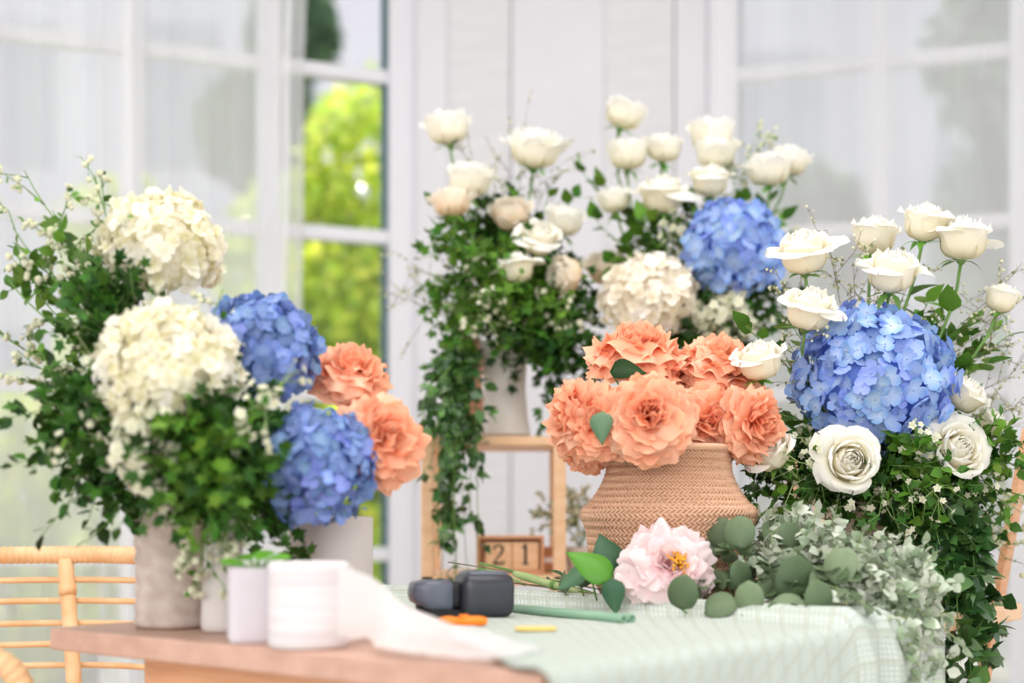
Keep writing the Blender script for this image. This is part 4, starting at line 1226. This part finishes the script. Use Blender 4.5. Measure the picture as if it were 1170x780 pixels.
# hanging petal of the fifth rose is its own outer petal
G = 'greenery of the front bouquet: '
def many(kind, base, start, tips, label, group, seed, sag=0.0, scale=1.0, jit=.02, dens=1.0, cat='greenery'):
    rng = random.Random(seed)
    for i, (px, py, d) in enumerate(tips):
        b = Vector(base) + Vector((rng.uniform(-1, 1), rng.uniform(-1, 1), 0)) * .016
        sprig(kind, b, P(px, py, d), label, group, sag=sag, seed=seed + i, start=start, scale=scale, dens=dens, cat=cat)
many('broad', m6, f6, [(852, 372, 1.90), (905, 372, 1.98), (1128, 415, 1.92), (1060, 345, 2.0), (1110, 372, 2.0), (880, 470, 1.80), (1150, 385, 2.0), (940, 405, 1.99)],
     'stem of pointed green leaves reaching up around the front roses', 'tall leafy stems of the front bouquet', 100, sag=.02)
many('parsley', m6, f6, [(870, 560, 1.86), (905, 590, 1.84), (935, 560, 1.80), (1010, 560, 1.80), (1040, 560, 1.82), (1075, 560, 1.85), (1110, 560, 1.9), (1045, 610, 1.86), (890, 535, 1.9), (960, 585, 1.86), (1130, 520, 1.95), (1065, 600, 1.84)],
     'dark lobed leafy sprig packed under the front roses, around the fluted vase mouth', 'dark leafy sprigs under the front bouquet', 120, sag=.05, scale=1.05)
many('small_dark', m6, f6, [(850, 530, 1.84), (905, 610, 1.86), (1020, 530, 1.84), (1090, 600, 1.86), (1060, 630, 1.88), (1125, 590, 1.96), (925, 530, 1.9), (1080, 640, 1.87)],
     'dark fine-leaved sprig spilling over the fluted vase', 'dark fine-leaved sprigs of the front bouquet', 140, sag=.05)
many('small', m6, f6, [(1150, 500, 1.93), (1158, 530, 1.92), (1130, 515, 1.88), (1145, 560, 1.9), (1120, 400, 2.0), (1078, 400, 1.98), (1052, 520, 1.8), (1035, 545, 1.8), (1050, 380, 1.98), (858, 600, 1.80), (1060, 540, 1.82)],
     'fresh green fine-leaved sprig at the edge of the front bouquet', 'fresh green sprigs of the front bouquet', 160, sag=.03, scale=1.25)
many('wisp', m6, f6, [(895, 330, 1.95), (945, 262, 1.95), (975, 300, 1.93), (1000, 330, 1.95), (1040, 300, 2.0), (1168, 300, 1.98), (1140, 380, 2.0), (1165, 420, 2.0), (1175, 455, 1.98), (900, 395, 1.85), (1150, 350, 1.95)],
     'thin brown wispy twig rising among the front roses', 'wispy twigs of the front bouquet', 180, scale=1.0)
many('blossom', m6, f6, [(900, 500, 1.80), (920, 530, 1.79), (905, 555, 1.80), (955, 585, 1.80), (1070, 560, 1.80), (1125, 545, 1.9), (1055, 500, 1.80), (1010, 575, 1.80), (1140, 560, 1.92)],
     'sprig of tiny cream blossoms among the dark leaves of the front bouquet', 'tiny blossom sprigs of the front bouquet', 200, sag=.02, cat='flower', dens=.6)
many('wisp_green', m6, f6, [(1135, 590, 2.0), (1160, 610, 2.05), (1150, 640, 2.05), (1130, 650, 2.0)],
     'thin pale green sprig hanging beside the wall above the wooden stand', 'pale sprigs above the wooden stand', 215, sag=.06)
# trailing vines over the stand
rng = random.Random(5)
for i, (x0, y0, x1, y1, d) in enumerate([(1010, 600, 1085, 700, 1.86), (1040, 600, 1085, 760, 1.84), (1060, 605, 1110, 780, 1.85), (1085, 600, 1128, 770, 1.87), (1030, 600, 1065, 690, 1.84), (1060, 610, 1095, 820, 1.83), (1085, 610, 1108, 730, 1.85), (1040, 620, 1060, 740, 1.86), (1090, 600, 1100, 850, 1.86), (1065, 590, 1135, 715, 1.88), (1060, 600, 1078, 850, 1.86), (1080, 600, 1120, 850, 1.88)]):
    b = V6 + Vector((.02, -.01, .142)); v = P(x0 + 35, y0 - 25, d)
    sprig('ivy', b, P(x1, y1, d), 'glossy dark green vine trailing down past the wooden stand', 'vines trailing from the front bouquet', via=v, seed=230 + i, start=f6, dens=1.1 * ((y1 - y0) / 110))

# ------------------------------------------------------------------ middle bouquet on the shelf (cream vase)
f4 = V4 + Vector((0, 0, .02)); m4 = V4 + Vector((0, 0, .172)); f5 = V5 + Vector((0, 0, .02)); m5 = V5 + Vector((0, 0, .135))
ROSE_M = [
    (512, 148, 2.55, 23, (-.1, -.2, 1), 1.1, 'full', 'white rose highest on the window side of the shelf bouquet, alone on its stem'),
    (611, 172, 2.55, 27, (.1, -.25, 1), 1.2, 'full', 'ruffled white rose above the cream vase, against the wall panel'),
    (536, 207, 2.50, 23, (.1, -.2, 1), .8, 'full', 'round white rose under the highest window-side rose'),
    (516, 233, 2.46, 20, (-.1, .0, 1), 1.5, 'full', 'flat open cream rose at the window-side edge, below the round white one'),
    (584, 246, 2.52, 20, (-.1, -.6, .7), 1, 'full', 'creamy rose among leaves between the flat cream rose and the white ones'),
    (616, 273, 2.44, 22, (.1, -.6, .7), 1.1, 'rose', 'white rose in the middle of the shelf bouquet with a pointed lower petal'),
    (645, 254, 2.52, 20, (.2, -.3, .9), .8, 'full', 'pale blush rose beside the pointed-petal rose'),
    (591, 308, 2.42, 21, (-.2, .05, 1), 1.6, 'rose', 'flattened white rose lowest over the green sprigs'),
    (648, 314, 2.44, 20, (-.9, -.4, .1), 1.3, 'full', 'cream rose turned sideways at the edge of the green sprigs'),
    (713, 132, 2.62, 20, (.3, -.1, 1), .8, 'full', 'white rose at the very top of the shelf bouquets'),
    (717, 178, 2.60, 21, (.0, -.2, 1), .8, 'full', 'white rose directly under the very top one'),
    (758, 171, 2.62, 19, (.1, -.2, 1), .8, 'full', 'small white rose between the very top rose and the stacked pair'),
    (702, 230, 2.55, 17, (-.2, -.2, 1), .8, 'full', 'small blush rose above the ivory hydrangea'),
    (757, 224, 2.52, 26, (.0, -.25, 1), 1.3, 'rose', 'wide open white rose above the ivory hydrangea'),
    (814, 156, 2.62, 23, (.0, -.2, 1), .9, 'full', 'upper white rose of the stacked pair above the shelf hydrangea'),
    (818, 177, 2.60, 22, (.0, -.2, 1), .9, 'full', 'lower white rose of the stacked pair above the shelf hydrangea'),
    (812, 208, 2.54, 22, (.0, -.2, 1), .9, 'rose', 'white rose right above the blue shelf hydrangea, under the stacked pair'),
    (878, 195, 2.56, 23, (-.1, -.2, 1), 1.0, 'full', 'white rose over the outer side of the blue shelf hydrangea, the nearer of two touching'),
    (903, 186, 2.60, 19, (.2, -.1, 1), .9, 'full', 'white rose touching its neighbour, outermost beside the sheer curtain'),
    (695, 308, 2.58, 22, (-.1, -.4, .8), .9, 'full', 'blurred cream rose half hidden behind the ivory hydrangea'),
]
for i, (px, py, d, r, ax_, op, kd, lb) in enumerate(ROSE_M):
    left = px < 660
    flower(kd, f4 if left else f5, m4 if left else m5, P(px, py, d), ax_, r / F * d * 1.32, lb, 'white roses of the shelf bouquets', 80 + i, 'cream_rose' if i in (3, 4, 8, 19) else 'white_rose', opening=op, leaves=4)
flower('hyd', f5, m5, P(840, 285, 2.46), (.05, -.65, .75), 59 / F * 2.46, 'blue hydrangea of the shelf bouquet, small and soft behind the front roses', 'hydrangeas', 2, 'blue', leaves=0, stem_r=.004, n=130, fs=.23)
flower('hyd', f5, m5, P(741, 340, 2.42), (-.1, -.75, .6), 54 / F * 2.42, 'ivory hydrangea above the coral peonies in the shelf bouquet', 'hydrangeas', 3, 'ivory_hyd', leaves=0, stem_r=.004, n=150, fs=.2)
many('parsley_light', m4, f4, [(510, 280, 2.46), (525, 330, 2.44), (545, 300, 2.42), (575, 325, 2.40), (560, 338, 2.42), (500, 345, 2.48), (615, 345, 2.42), (610, 370, 2.44), (535, 365, 2.44), (585, 290, 2.46), (520, 385, 2.5), (630, 330, 2.44)],
     'green lobed leafy sprig low in the bouquet over the cream vase', 'green leafy sprigs over the cream vase', 250, sag=.04, scale=1.25)
many('parsley', m4, f4, [(540, 262, 2.55), (600, 270, 2.55), (640, 300, 2.52), (660, 350, 2.48), (640, 380, 2.46), (620, 410, 2.46), (645, 430, 2.48), (668, 405, 2.5), (630, 440, 2.5), (675, 425, 2.5), (655, 385, 2.44), (610, 390, 2.42), (570, 270, 2.56), (560, 240, 2.58), (600, 320, 2.5), (655, 330, 2.52)],
     'dark green lobed sprig in the depth of the cream vase bouquet', 'dark leafy sprigs over the cream vase', 270, sag=.04, scale=1.25)
many('broad', m4, f4, [(590, 225, 2.55), (630, 215, 2.58), (498, 235, 2.5), (530, 258, 2.5), (655, 225, 2.58), (500, 262, 2.5)],
     'stem of broad green leaves between the window-side shelf roses', 'broad leafy stems over the cream vase', 290, scale=1.0)
many('blossom', m4, f4, [(530, 365, 2.42), (560, 345, 2.40), (545, 355, 2.40), (660, 370, 2.45), (640, 345, 2.42), (550, 310, 2.44)],
     'sprig of tiny white flowers among the green over the cream vase', 'tiny white flower sprigs over the cream vase', 300, sag=.02, cat='flower', dens=.5)
many('wisp', m4, f4, [(540, 180, 2.6), (585, 170, 2.62), (600, 155, 2.62), (635, 180, 2.6), (470, 300, 2.55), (480, 350, 2.5)],
     'hair-thin twig rising above the window-side shelf roses', 'thin twigs over the cream vase', 310, scale=1.2)
many('broad', m5, f5, [(665, 195, 2.6), (690, 210, 2.6), (680, 250, 2.52), (720, 290, 2.5), (735, 250, 2.52), (790, 235, 2.52), (700, 300, 2.46), (790, 270, 2.56), (850, 230, 2.6), (880, 230, 2.6), (765, 262, 2.56), (895, 250, 2.55)],
     'stem of broad green leaves between the shelf roses over the hidden vase', 'broad leafy stems over the hidden shelf vase', 320, scale=1.1)
many('parsley', m5, f5, [(790, 350, 2.46), (800, 370, 2.44), (860, 340, 2.5), (885, 330, 2.52), (830, 380, 2.46), (770, 380, 2.46), (870, 375, 2.48), (760, 300, 2.56), (800, 240, 2.6), (745, 255, 2.6), (850, 400, 2.46)],
     'dark leafy sprig around the ivory and blue shelf hydrangeas', 'dark leafy sprigs over the hidden shelf vase', 340, sag=.03, scale=1.2)
many('fluffy', m5, f5, [(832, 345, 2.42), (815, 352, 2.42), (848, 352, 2.43), (792, 362, 2.42), (820, 372, 2.42), (850, 375, 2.44), (775, 262, 2.5)],
     'cluster of small cream flowers under the blue shelf hydrangea', 'small cream flower clusters over the hidden shelf vase', 360, sag=.01, cat='flower', dens=.8)
many('wisp_green', m5, f5, [(862, 160, 2.6), (870, 150, 2.62), (905, 260, 2.6), (895, 300, 2.55), (845, 185, 2.6)],
     'fine green sprig rising beside the outermost shelf roses', 'fine green sprigs over the hidden shelf vase', 370)

# vine plant hanging from the shelf
rng = random.Random(9)
for i in range(30):
    x0 = rng.uniform(482, 550); x1 = rng.uniform(474, 574); y1 = [455, 500, 545, 590, 630, 655][i % 6] + rng.uniform(-12, 12)
    if y1 > 560: x1 = 500 + (x1 - 485) * .6
    d = rng.uniform(2.38, 2.45)
    b = V7 + Vector((rng.uniform(-.02, .02), rng.uniform(-.02, .02), .175)); v = P((x0 + x1) / 2, 425 + rng.uniform(-15, 25), d - .01)
    sprig('ivy_small', b, P(x1, y1, d), 'green vine hanging from the terracotta pot down over the shelf edge', 'vines hanging from the terracotta pot', via=v, seed=500 + i, start=V7 + Vector((0, 0, .03)), dens=.55 + (y1 - 430) / 260, scale=1.0)

# ------------------------------------------------------------------ near bouquets on the wooden table
f1 = V1 + Vector((0, 0, .02)); m1 = V1 + Vector((0, 0, .142)); f2 = V2 + Vector((0, 0, .02)); m2 = V2 + Vector((0, 0, .155)); f3 = V3 + Vector((0, 0, .02)); m3 = V3 + Vector((0, 0, .118))
flower('hyd', f1, m1, P(186, 284, 1.60), (.1, -.35, .93), 68 / F * 1.60, 'upper cream hydrangea with yellow centre, highest bloom of the near bouquet', 'hydrangeas', 4, 'cream_hyd', leaves=0, stem_r=.004, n=200, fs=.18, squash=.92)
flower('hyd', f1, m1, P(193, 422, 1.46), (.05, -.6, .8), 80 / F * 1.46, 'larger lower cream hydrangea directly above the ridged taupe vase', 'hydrangeas', 5, 'cream_hyd', leaves=0, stem_r=.004, n=240, fs=.16, squash=.9)
flower('hyd', f2, m2, P(298, 402, 1.56), (.1, -.4, .9), 65 / F * 1.56, 'upper blue hydrangea beside the cream ones, behind the lower blue one', 'hydrangeas', 6, 'blue_deep', leaves=0, stem_r=.004, n=170, fs=.2, squash=1.0)
flower('hyd', f3, m3, P(361, 533, 1.50), (.15, -.8, .5), 67 / F * 1.50, 'lower deep blue hydrangea resting on the white cylinder vase', 'hydrangeas', 7, 'blue_deep', leaves=0, stem_r=.004, n=190, fs=.19, squash=1.0)
flower('coral', f3, m3, P(398, 432, 1.62), (.25, -.5, .85), 52 / F * 1.62, 'upper coral peony over the white cylinder vase, partly behind its neighbour', 'coral peonies on the wooden table', 8, 'coral', leaves=0)
flower('coral', f3, m3, P(434, 504, 1.54), (.55, -.75, .3), 60 / F * 1.54, 'coral peony leaning out toward the window frame from the white cylinder vase', 'coral peonies on the wooden table', 9, 'coral', leaves=0)
many('wisp_green', m1, f1, [(28, 195, 1.62), (15, 260, 1.6), (60, 240, 1.6), (108, 200, 1.6), (130, 225, 1.58), (20, 400, 1.6), (30, 430, 1.58), (80, 270, 1.6), (255, 330, 1.5), (40, 330, 1.62), (0, 380, 1.62)],
     'airy green sprig with tiny buds reaching out from the ridged taupe vase', 'airy sprigs of the near bouquet', 600, scale=1.05, dens=.75)
many('small', m1, f1, [(10, 320, 1.60), (45, 290, 1.60), (110, 260, 1.6), (50, 450, 1.56), (30, 300, 1.62), (95, 350, 1.55)],
     'light green leafy sprig at the outer side of the near bouquet', 'light green sprigs of the near bouquet', 620, scale=1.25, dens=.6)
many('parsley', m1, f1, [(110, 340, 1.52), (130, 320, 1.52), (125, 370, 1.50), (100, 390, 1.52), (90, 470, 1.48), (105, 500, 1.48), (120, 530, 1.48), (80, 490, 1.52), (150, 545, 1.47), (100, 440, 1.5), (130, 470, 1.46), (150, 500, 1.46), (105, 310, 1.56), (140, 520, 1.5)],
     'dark leafy sprig on the outer side of the cream hydrangeas', 'dark leafy sprigs beside the cream hydrangeas', 640, sag=.03, scale=1.05)
many('small_dark', m1, f1, [(75, 500, 1.5), (90, 545, 1.5), (110, 560, 1.48), (70, 460, 1.52), (150, 570, 1.48)],
     'dark fine-leaved sprig hanging low beside the ridged taupe vase', 'fine-leaved sprigs beside the ridged vase', 660, sag=.04, scale=1.05)
many('parsley', m2, f2, [(215, 500, 1.42), (240, 520, 1.42), (265, 500, 1.44), (225, 550, 1.42), (250, 560, 1.42), (280, 540, 1.45), (300, 580, 1.48), (285, 500, 1.5), (210, 530, 1.42), (300, 530, 1.52), (275, 465, 1.5), (240, 470, 1.45), (315, 590, 1.52), (260, 585, 1.42)],
     'dark green leafy sprig between the cream and the blue hydrangeas', 'dark leafy sprigs between the near blooms', 680, sag=.03, scale=1.1)
many('parsley_light', m2, f2, [(212, 495, 1.40), (235, 525, 1.40), (205, 540, 1.40), (250, 545, 1.40), (230, 575, 1.41)],
     'brighter green leafy sprig in front of the slim pale vase', 'bright leafy sprigs over the slim vase', 700, sag=.02, scale=1.1)
many('fluffy', m1, f1, [(160, 490, 1.41), (175, 515, 1.41), (190, 490, 1.41), (165, 540, 1.42), (185, 545, 1.42), (150, 515, 1.42)],
     'cluster of small cream flowers hanging below the lower cream hydrangea', 'cream flower clusters over the ridged vase', 720, sag=.01, cat='flower', scale=.85, dens=.6)
many('blossom', m2, f2, [(312, 455, 1.42), (278, 470, 1.42), (105, 420, 1.46), (115, 470, 1.45), (130, 500, 1.45), (95, 520, 1.46)],
     'sprig of small white blossoms over the dark leaves of the near bouquet', 'white blossom sprigs of the near bouquet', 730, sag=.01, cat='flower', scale=1.0, dens=.45)
many('wisp_green', m2, f2, [(232, 640, 1.44), (228, 625, 1.44)], 'pale thread-like sprig hanging between the ridged and the slim vase', 'hanging pale sprigs between vases', 745, sag=.02)

# ------------------------------------------------------------------ on the cloth: pink peony, leaves, eucalyptus, cut stems
pk_h = P(764, 650, 1.66); pk_ax = Vector((.12, -.93, .33)).normalized()
pkf = P(610, 672, 1.93); pkf.z = TZ + .03
pk = empty('peony', pkf, 'large pale pink peony with orange centre lying on the sage cloth', 'peony')
rng = random.Random(77); size = 61 / F * 1.66
pb = MB(); pb.add(ruffled(rng, 120, .60, 100, True, 18, .34), orient(pk_ax, pk_h + Vector((0, .02, 0)), size, 0)); pb.build('flower_head', M['pink'], pk)
sm = MB(); ct = pk_h + Vector((0, .02, 0)) + pk_ax * size * .30 + Vector((.008, 0, -.001))
for k in range(60):
    d = (pk_ax + Vector((rng.gauss(0, .4), rng.gauss(0, .4), rng.gauss(0, .4)))).normalized()
    e = ct + d * size * .28; sm.tube([ct, e], .0006, 4, rng.random()); sm.ball(e, .0016, rng.random(), 5, 3)
tag(sm.build('stamen', M['stamen'], pk), 'orange stamens')
st = MB(); st.tube(bez(pk_h + Vector((0, .03, 0)), pk_h + Vector((-.02, .10, -.02)), pkf + Vector((.08, 0, 0)), pkf, 10), .0035, 8); st.build('stem', M['stem_pale'], pk)

LEAVES = [
    (698, 664, 1.66, (-.80, .1, .62), (.25, -1, .35), .064, .019, 'leaf_bright', 'drop', 'bright green leaf standing beside the pink peony, pointing to the shelf'),
    (700, 655, 1.70, (-.25, .2, .9), (.1, -1, .2), .054, .020, 'leaf_blue', 'drop', 'blue-green leaf behind the bright leaf and the pink peony'),
    (700, 660, 1.65, (.05, -.1, -.9), (-.2, -1, .2), .044, .014, 'leaf_blue', 'drop', 'blue-green leaf hanging down against the pink peony'),
    (675, 652, 1.69, (-.8, .1, -.35), (.1, -.7, .7), .048, .014, 'leaf_blue', 'drop', 'pale blue-green leaf lying over the cut stems'),
    (646, 678, 1.74, (-.1, .1, .9), (-.4, -1, .1), .030, .007, 'leaf_silver', 'drop', 'narrow grey-green leaf standing farthest out on the cut stems'),
    (720, 608, 1.76, (-.35, .2, .6), (.2, -1, .2), .026, .007, 'leaf_blue', 'drop', 'small blue-green leaf tip rising against the basket'),
    (664, 672, 1.72, (.05, .2, .8), (.7, -.8, .2), .030, .008, 'leaf_silver', 'drop', 'narrow olive leaf beside the outermost cut leaf'),
]
for i, (px, py, d, dv, nv_, L, W, mt, shp, lb) in enumerate(LEAVES):
    p = P(px, py, d); single_leaf(p, dv, nv_, L, W, mt, lb, 30 + i, shp, foot=Vector((p.x + .01, p.y + .02, TZ + .012)))
RR = random.Random(41)
ROUND = [
    (780, 697, 1.60, (.1, -.2, 1), (.1, -1, .2), .036, 'large round grey-green leaf overlapping the lower edge of the pink peony'),
    (805, 700, 1.59, (.7, -.2, .35), (.0, -1, .4), .034, 'round grey-green leaf lying on the cloth beside the peony-overlapping one'),
    (815, 640, 1.70, (-.5, .2, .8), (-.1, -1, .2), .032, 'round dark leaf peeking up behind the pink peony'),
    (848, 628, 1.68, (.1, .1, 1), (.1, -1, .1), .036, 'round grey leaf standing in front of the basket, outer of two'),
    (832, 626, 1.70, (-.2, .1, 1), (-.1, -1, .1), .032, 'round grey leaf standing in front of the basket, inner of two'),
    (905, 628, 1.70, (.0, .1, 1), (.0, -1, .1), .030, 'round grey leaf standing between the basket and the fluted vase'),
    (845, 672, 1.62, (.2, -.1, .7), (.1, -1, .5), .034, 'round pale leaf in the middle of the eucalyptus pile'),
    (900, 690, 1.60, (.35, -.1, .9), (.2, -1, .3), .046, 'broad olive leaf in front of the eucalyptus pile'),
    (860, 700, 1.58, (-.3, -.1, .55), (.0, -1, .5), .034, 'round leaf at the lower edge of the eucalyptus pile'),
    (880, 702, 1.57, (.75, -.1, .25), (.0, -1, .6), .042, 'long oval leaf lying flat on the cloth under the pile'),
    (955, 668, 1.60, (.3, -.1, .9), (-.5, -1, .1), .040, 'upright pale olive leaf at the end of the pile near the grey foliage'),
    (930, 715, 1.55, (-.1, -.1, .75), (.6, -1, .1), .042, 'dark grey-green leaf hanging at the table edge'),
]
for i, (px, py, d, dv, nv_, L, lb) in enumerate(ROUND):
    p = P(px, py, d); p.z = max(p.z, TZ + .012)
    dv = Vector(dv) + Vector((RR.uniform(-.3, .3), 0, RR.uniform(-.2, .2))); nv_ = Vector(nv_) + Vector((RR.uniform(-.7, .7), 0, RR.uniform(-.1, .7))); L *= RR.uniform(.95, 1.3)
    single_leaf(p, dv, nv_, L, L * .43, 'leaf_silver', lb, 60 + i, 'round', foot=Vector((p.x + .012, p.y + .03, TZ + .014)), name='eucalyptus_leaf', bend=.12)
eb = P(870, 668, 1.70); eb.z = TZ + .018
for i, (px, py, d) in enumerate([(800, 672, 1.66), (835, 630, 1.68), (880, 618, 1.72), (930, 650, 1.62), (965, 655, 1.6), (900, 700, 1.56), (940, 700, 1.55), (860, 700, 1.58), (990, 690, 1.55)]):
    sprig('round', eb, P(px, py, d), 'eucalyptus branch with round grey-green leaves piled between peony and table edge', 'eucalyptus branches on the cloth', seed=800 + i, sag=.012, scale=.75, dens=.8)
eb = P(905, 650, 1.74); eb.z = TZ + .02
for i, (px, py, d) in enumerate([(890, 615, 1.76), (920, 610, 1.74), (950, 612, 1.72), (985, 620, 1.70), (1010, 640, 1.68), (1030, 665, 1.66), (960, 640, 1.64), (1000, 660, 1.62), (935, 632, 1.66), (875, 640, 1.68), (1000, 630, 1.72), (900, 655, 1.64), (980, 650, 1.66)]):
    sprig('pale', eb, P(px, py, d), 'pale grey-green branch with small leaves heaped before the fluted vase', 'pale grey branches heaped on the cloth', seed=820 + i, sag=.02, scale=1.0)
for i, (x1, y1, d) in enumerate([(1010, 720, 1.60), (1030, 745, 1.60), (985, 760, 1.56), (1040, 710, 1.64), (1000, 790, 1.56), (1025, 790, 1.58), (975, 735, 1.56), (1045, 770, 1.62), (1015, 760, 1.57), (990, 800, 1.56), (1038, 800, 1.6), (1062, 720, 1.67), (1058, 760, 1.66), (1066, 790, 1.67), (1050, 735, 1.65), (970, 790, 1.54)]):
    v = P(min(x1 + 10, 1050), 640, 1.66)
    sprig('pale', eb + Vector((.03, .0, 0)), P(x1, y1, d), 'pale grey-green branch drooping over the table edge', 'pale grey branches hanging from the cloth', via=v, seed=860 + i, scale=1.0, dens=1.3)
# cut stems lying toward the shelf
CUT = [
    (P(548, 643, 1.95), P(720, 690, 1.72), .0017, 'stem', 'thin green cut stem topmost of the bundle beside the scanner'),
    (P(512, 642, 1.97), P(700, 676, 1.75), .0009, 'twig', 'hair-thin brown twig reaching farthest toward the vine'),
    (P(570, 664, 1.88), P(735, 688, 1.70), .0012, 'twig', 'thin brown twig in the cut stem bundle'),
    (P(578, 680, 1.84), P(730, 692, 1.70), .0019, 'twig', 'greyish brown twig lying lowest on the cloth fold'),
    (P(556, 650, 1.92), P(600, 668, 1.86), .0021, 'stem_pale', 'short pale stem split off beside the thick green stem'),
    (P(620, 678, 1.80), P(716, 690, 1.70), .0036, 'stem', 'dark green cut stem under the blue-green leaves'),
]
for i, (a, b, r, mt, lb) in enumerate(CUT):
    a = Vector(a); b = Vector(b); b.z = max(b.z, TZ + .012)
    m_ = MB(); mid = a.lerp(b, .5) + Vector((0, 0, .002)); m_.tube(bez(a, a.lerp(b, .33) + Vector((0, 0, .003)), mid.lerp(b, .3), b, 10), r, 7)
    tag(m_.build('cut_stem', M[mt], None, origin=a), lb, 'stem', 'cut stems on the cloth')
a, b = P(588, 655, 1.86), P(700, 688, 1.74)
ts = empty('cut_stem', a, 'thick light green cut stem with a swollen tied node', 'stem', 'cut stems on the cloth')
m_ = MB(); m_.tube([a.lerp(b, k / 10) for k in range(11)], [.0042, .0058, .0056, .0052, .0055, .0048, .0044, .0042, .004, .0038, .0036], 12); m_.build('stalk', M['stem_pale'], ts)
m_ = MB(); p_ = a.lerp(b, .42); m_.tube([p_ - (b - a).normalized() * .003, p_ + (b - a).normalized() * .003], .0062, 12); m_.build('node', M['stem'], ts)
for i, (px, py, d) in enumerate([(632, 664, 1.86), (645, 676, 1.84)]):
    sprig('bluish', P(700, 682, 1.74), P(px, py, d), 'leafy cut branch lying in the stem bundle', 'leafy cut branches in the bundle', seed=900 + i, scale=.6, dens=.6, sag=.0)

# ------------------------------------------------------------------ light and camera
sc = bpy.context.scene
w = bpy.data.worlds.new('sky'); sc.world = w; w.use_nodes = True
nt = w.node_tree; N = nt.nodes; L = nt.links; N.clear()
out = N.new('ShaderNodeOutputWorld'); bg = N.new('ShaderNodeBackground'); L.new(bg.outputs[0], out.inputs[0])
bg.inputs[0].default_value = (.95, .97, 1.0, 1); bg.inputs[1].default_value = 1.45
sun = bpy.data.lights.new('sun', 'SUN'); sun.energy = 5.5; sun.angle = math.radians(3); sun.color = (1, .95, .86)
so_ = bpy.data.objects.new('sun', sun); col.objects.link(so_); so_.location = (-2, 9, 8)
so_.rotation_euler = Vector((.30, -.62, -1.0)).to_track_quat('-Z', 'Y').to_euler()
def area(name, loc, target, sx, sy, e, c=(1, 1, 1)):
    l = bpy.data.lights.new(name, 'AREA'); l.shape = 'RECTANGLE'; l.size = sx; l.size_y = sy; l.energy = e; l.color = c
    o = bpy.data.objects.new(name, l); col.objects.link(o); o.location = loc
    o.rotation_euler = (Vector(target) - Vector(loc)).to_track_quat('-Z', 'Y').to_euler(); return o
# two added area fills, no real sources: one behind the camera, one overhead
area('added_front_fill', (-.6, -2.0, 1.9), (0, 2, .9), 3.6, 1.8, 46, (1, .985, .97))
area('added_overhead_fill', (0, 1.6, 2.7), (0, 1.9, 0), 2.6, 2.2, 44, (1, .99, .97))

cam = bpy.data.cameras.new('camera'); co = bpy.data.objects.new('camera', cam); col.objects.link(co)
co.location = (0, 0, CZ); co.rotation_euler = (PI / 2, 0, 0)
cam.lens = 50; cam.sensor_width = 36; cam.shift_y = 190 / 1170
cam.clip_start = .05; cam.clip_end = 100
cam.dof.use_dof = True; cam.dof.focus_distance = 1.83; cam.dof.aperture_fstop = 2.2
sc.camera = co
sc.view_settings.view_transform = 'Standard'; sc.view_settings.look = 'None'; sc.view_settings.gamma = 1; sc.view_settings.use_curve_mapping = False
sc.view_settings.exposure = .12
sc.cycles.use_denoising = True
sc.cycles.max_bounces = 12; sc.cycles.diffuse_bounces = 7; sc.cycles.transparent_max_bounces = 24; sc.cycles.transmission_bounces = 6
sc.cycles.caustics_reflective = False; sc.cycles.caustics_refractive = False
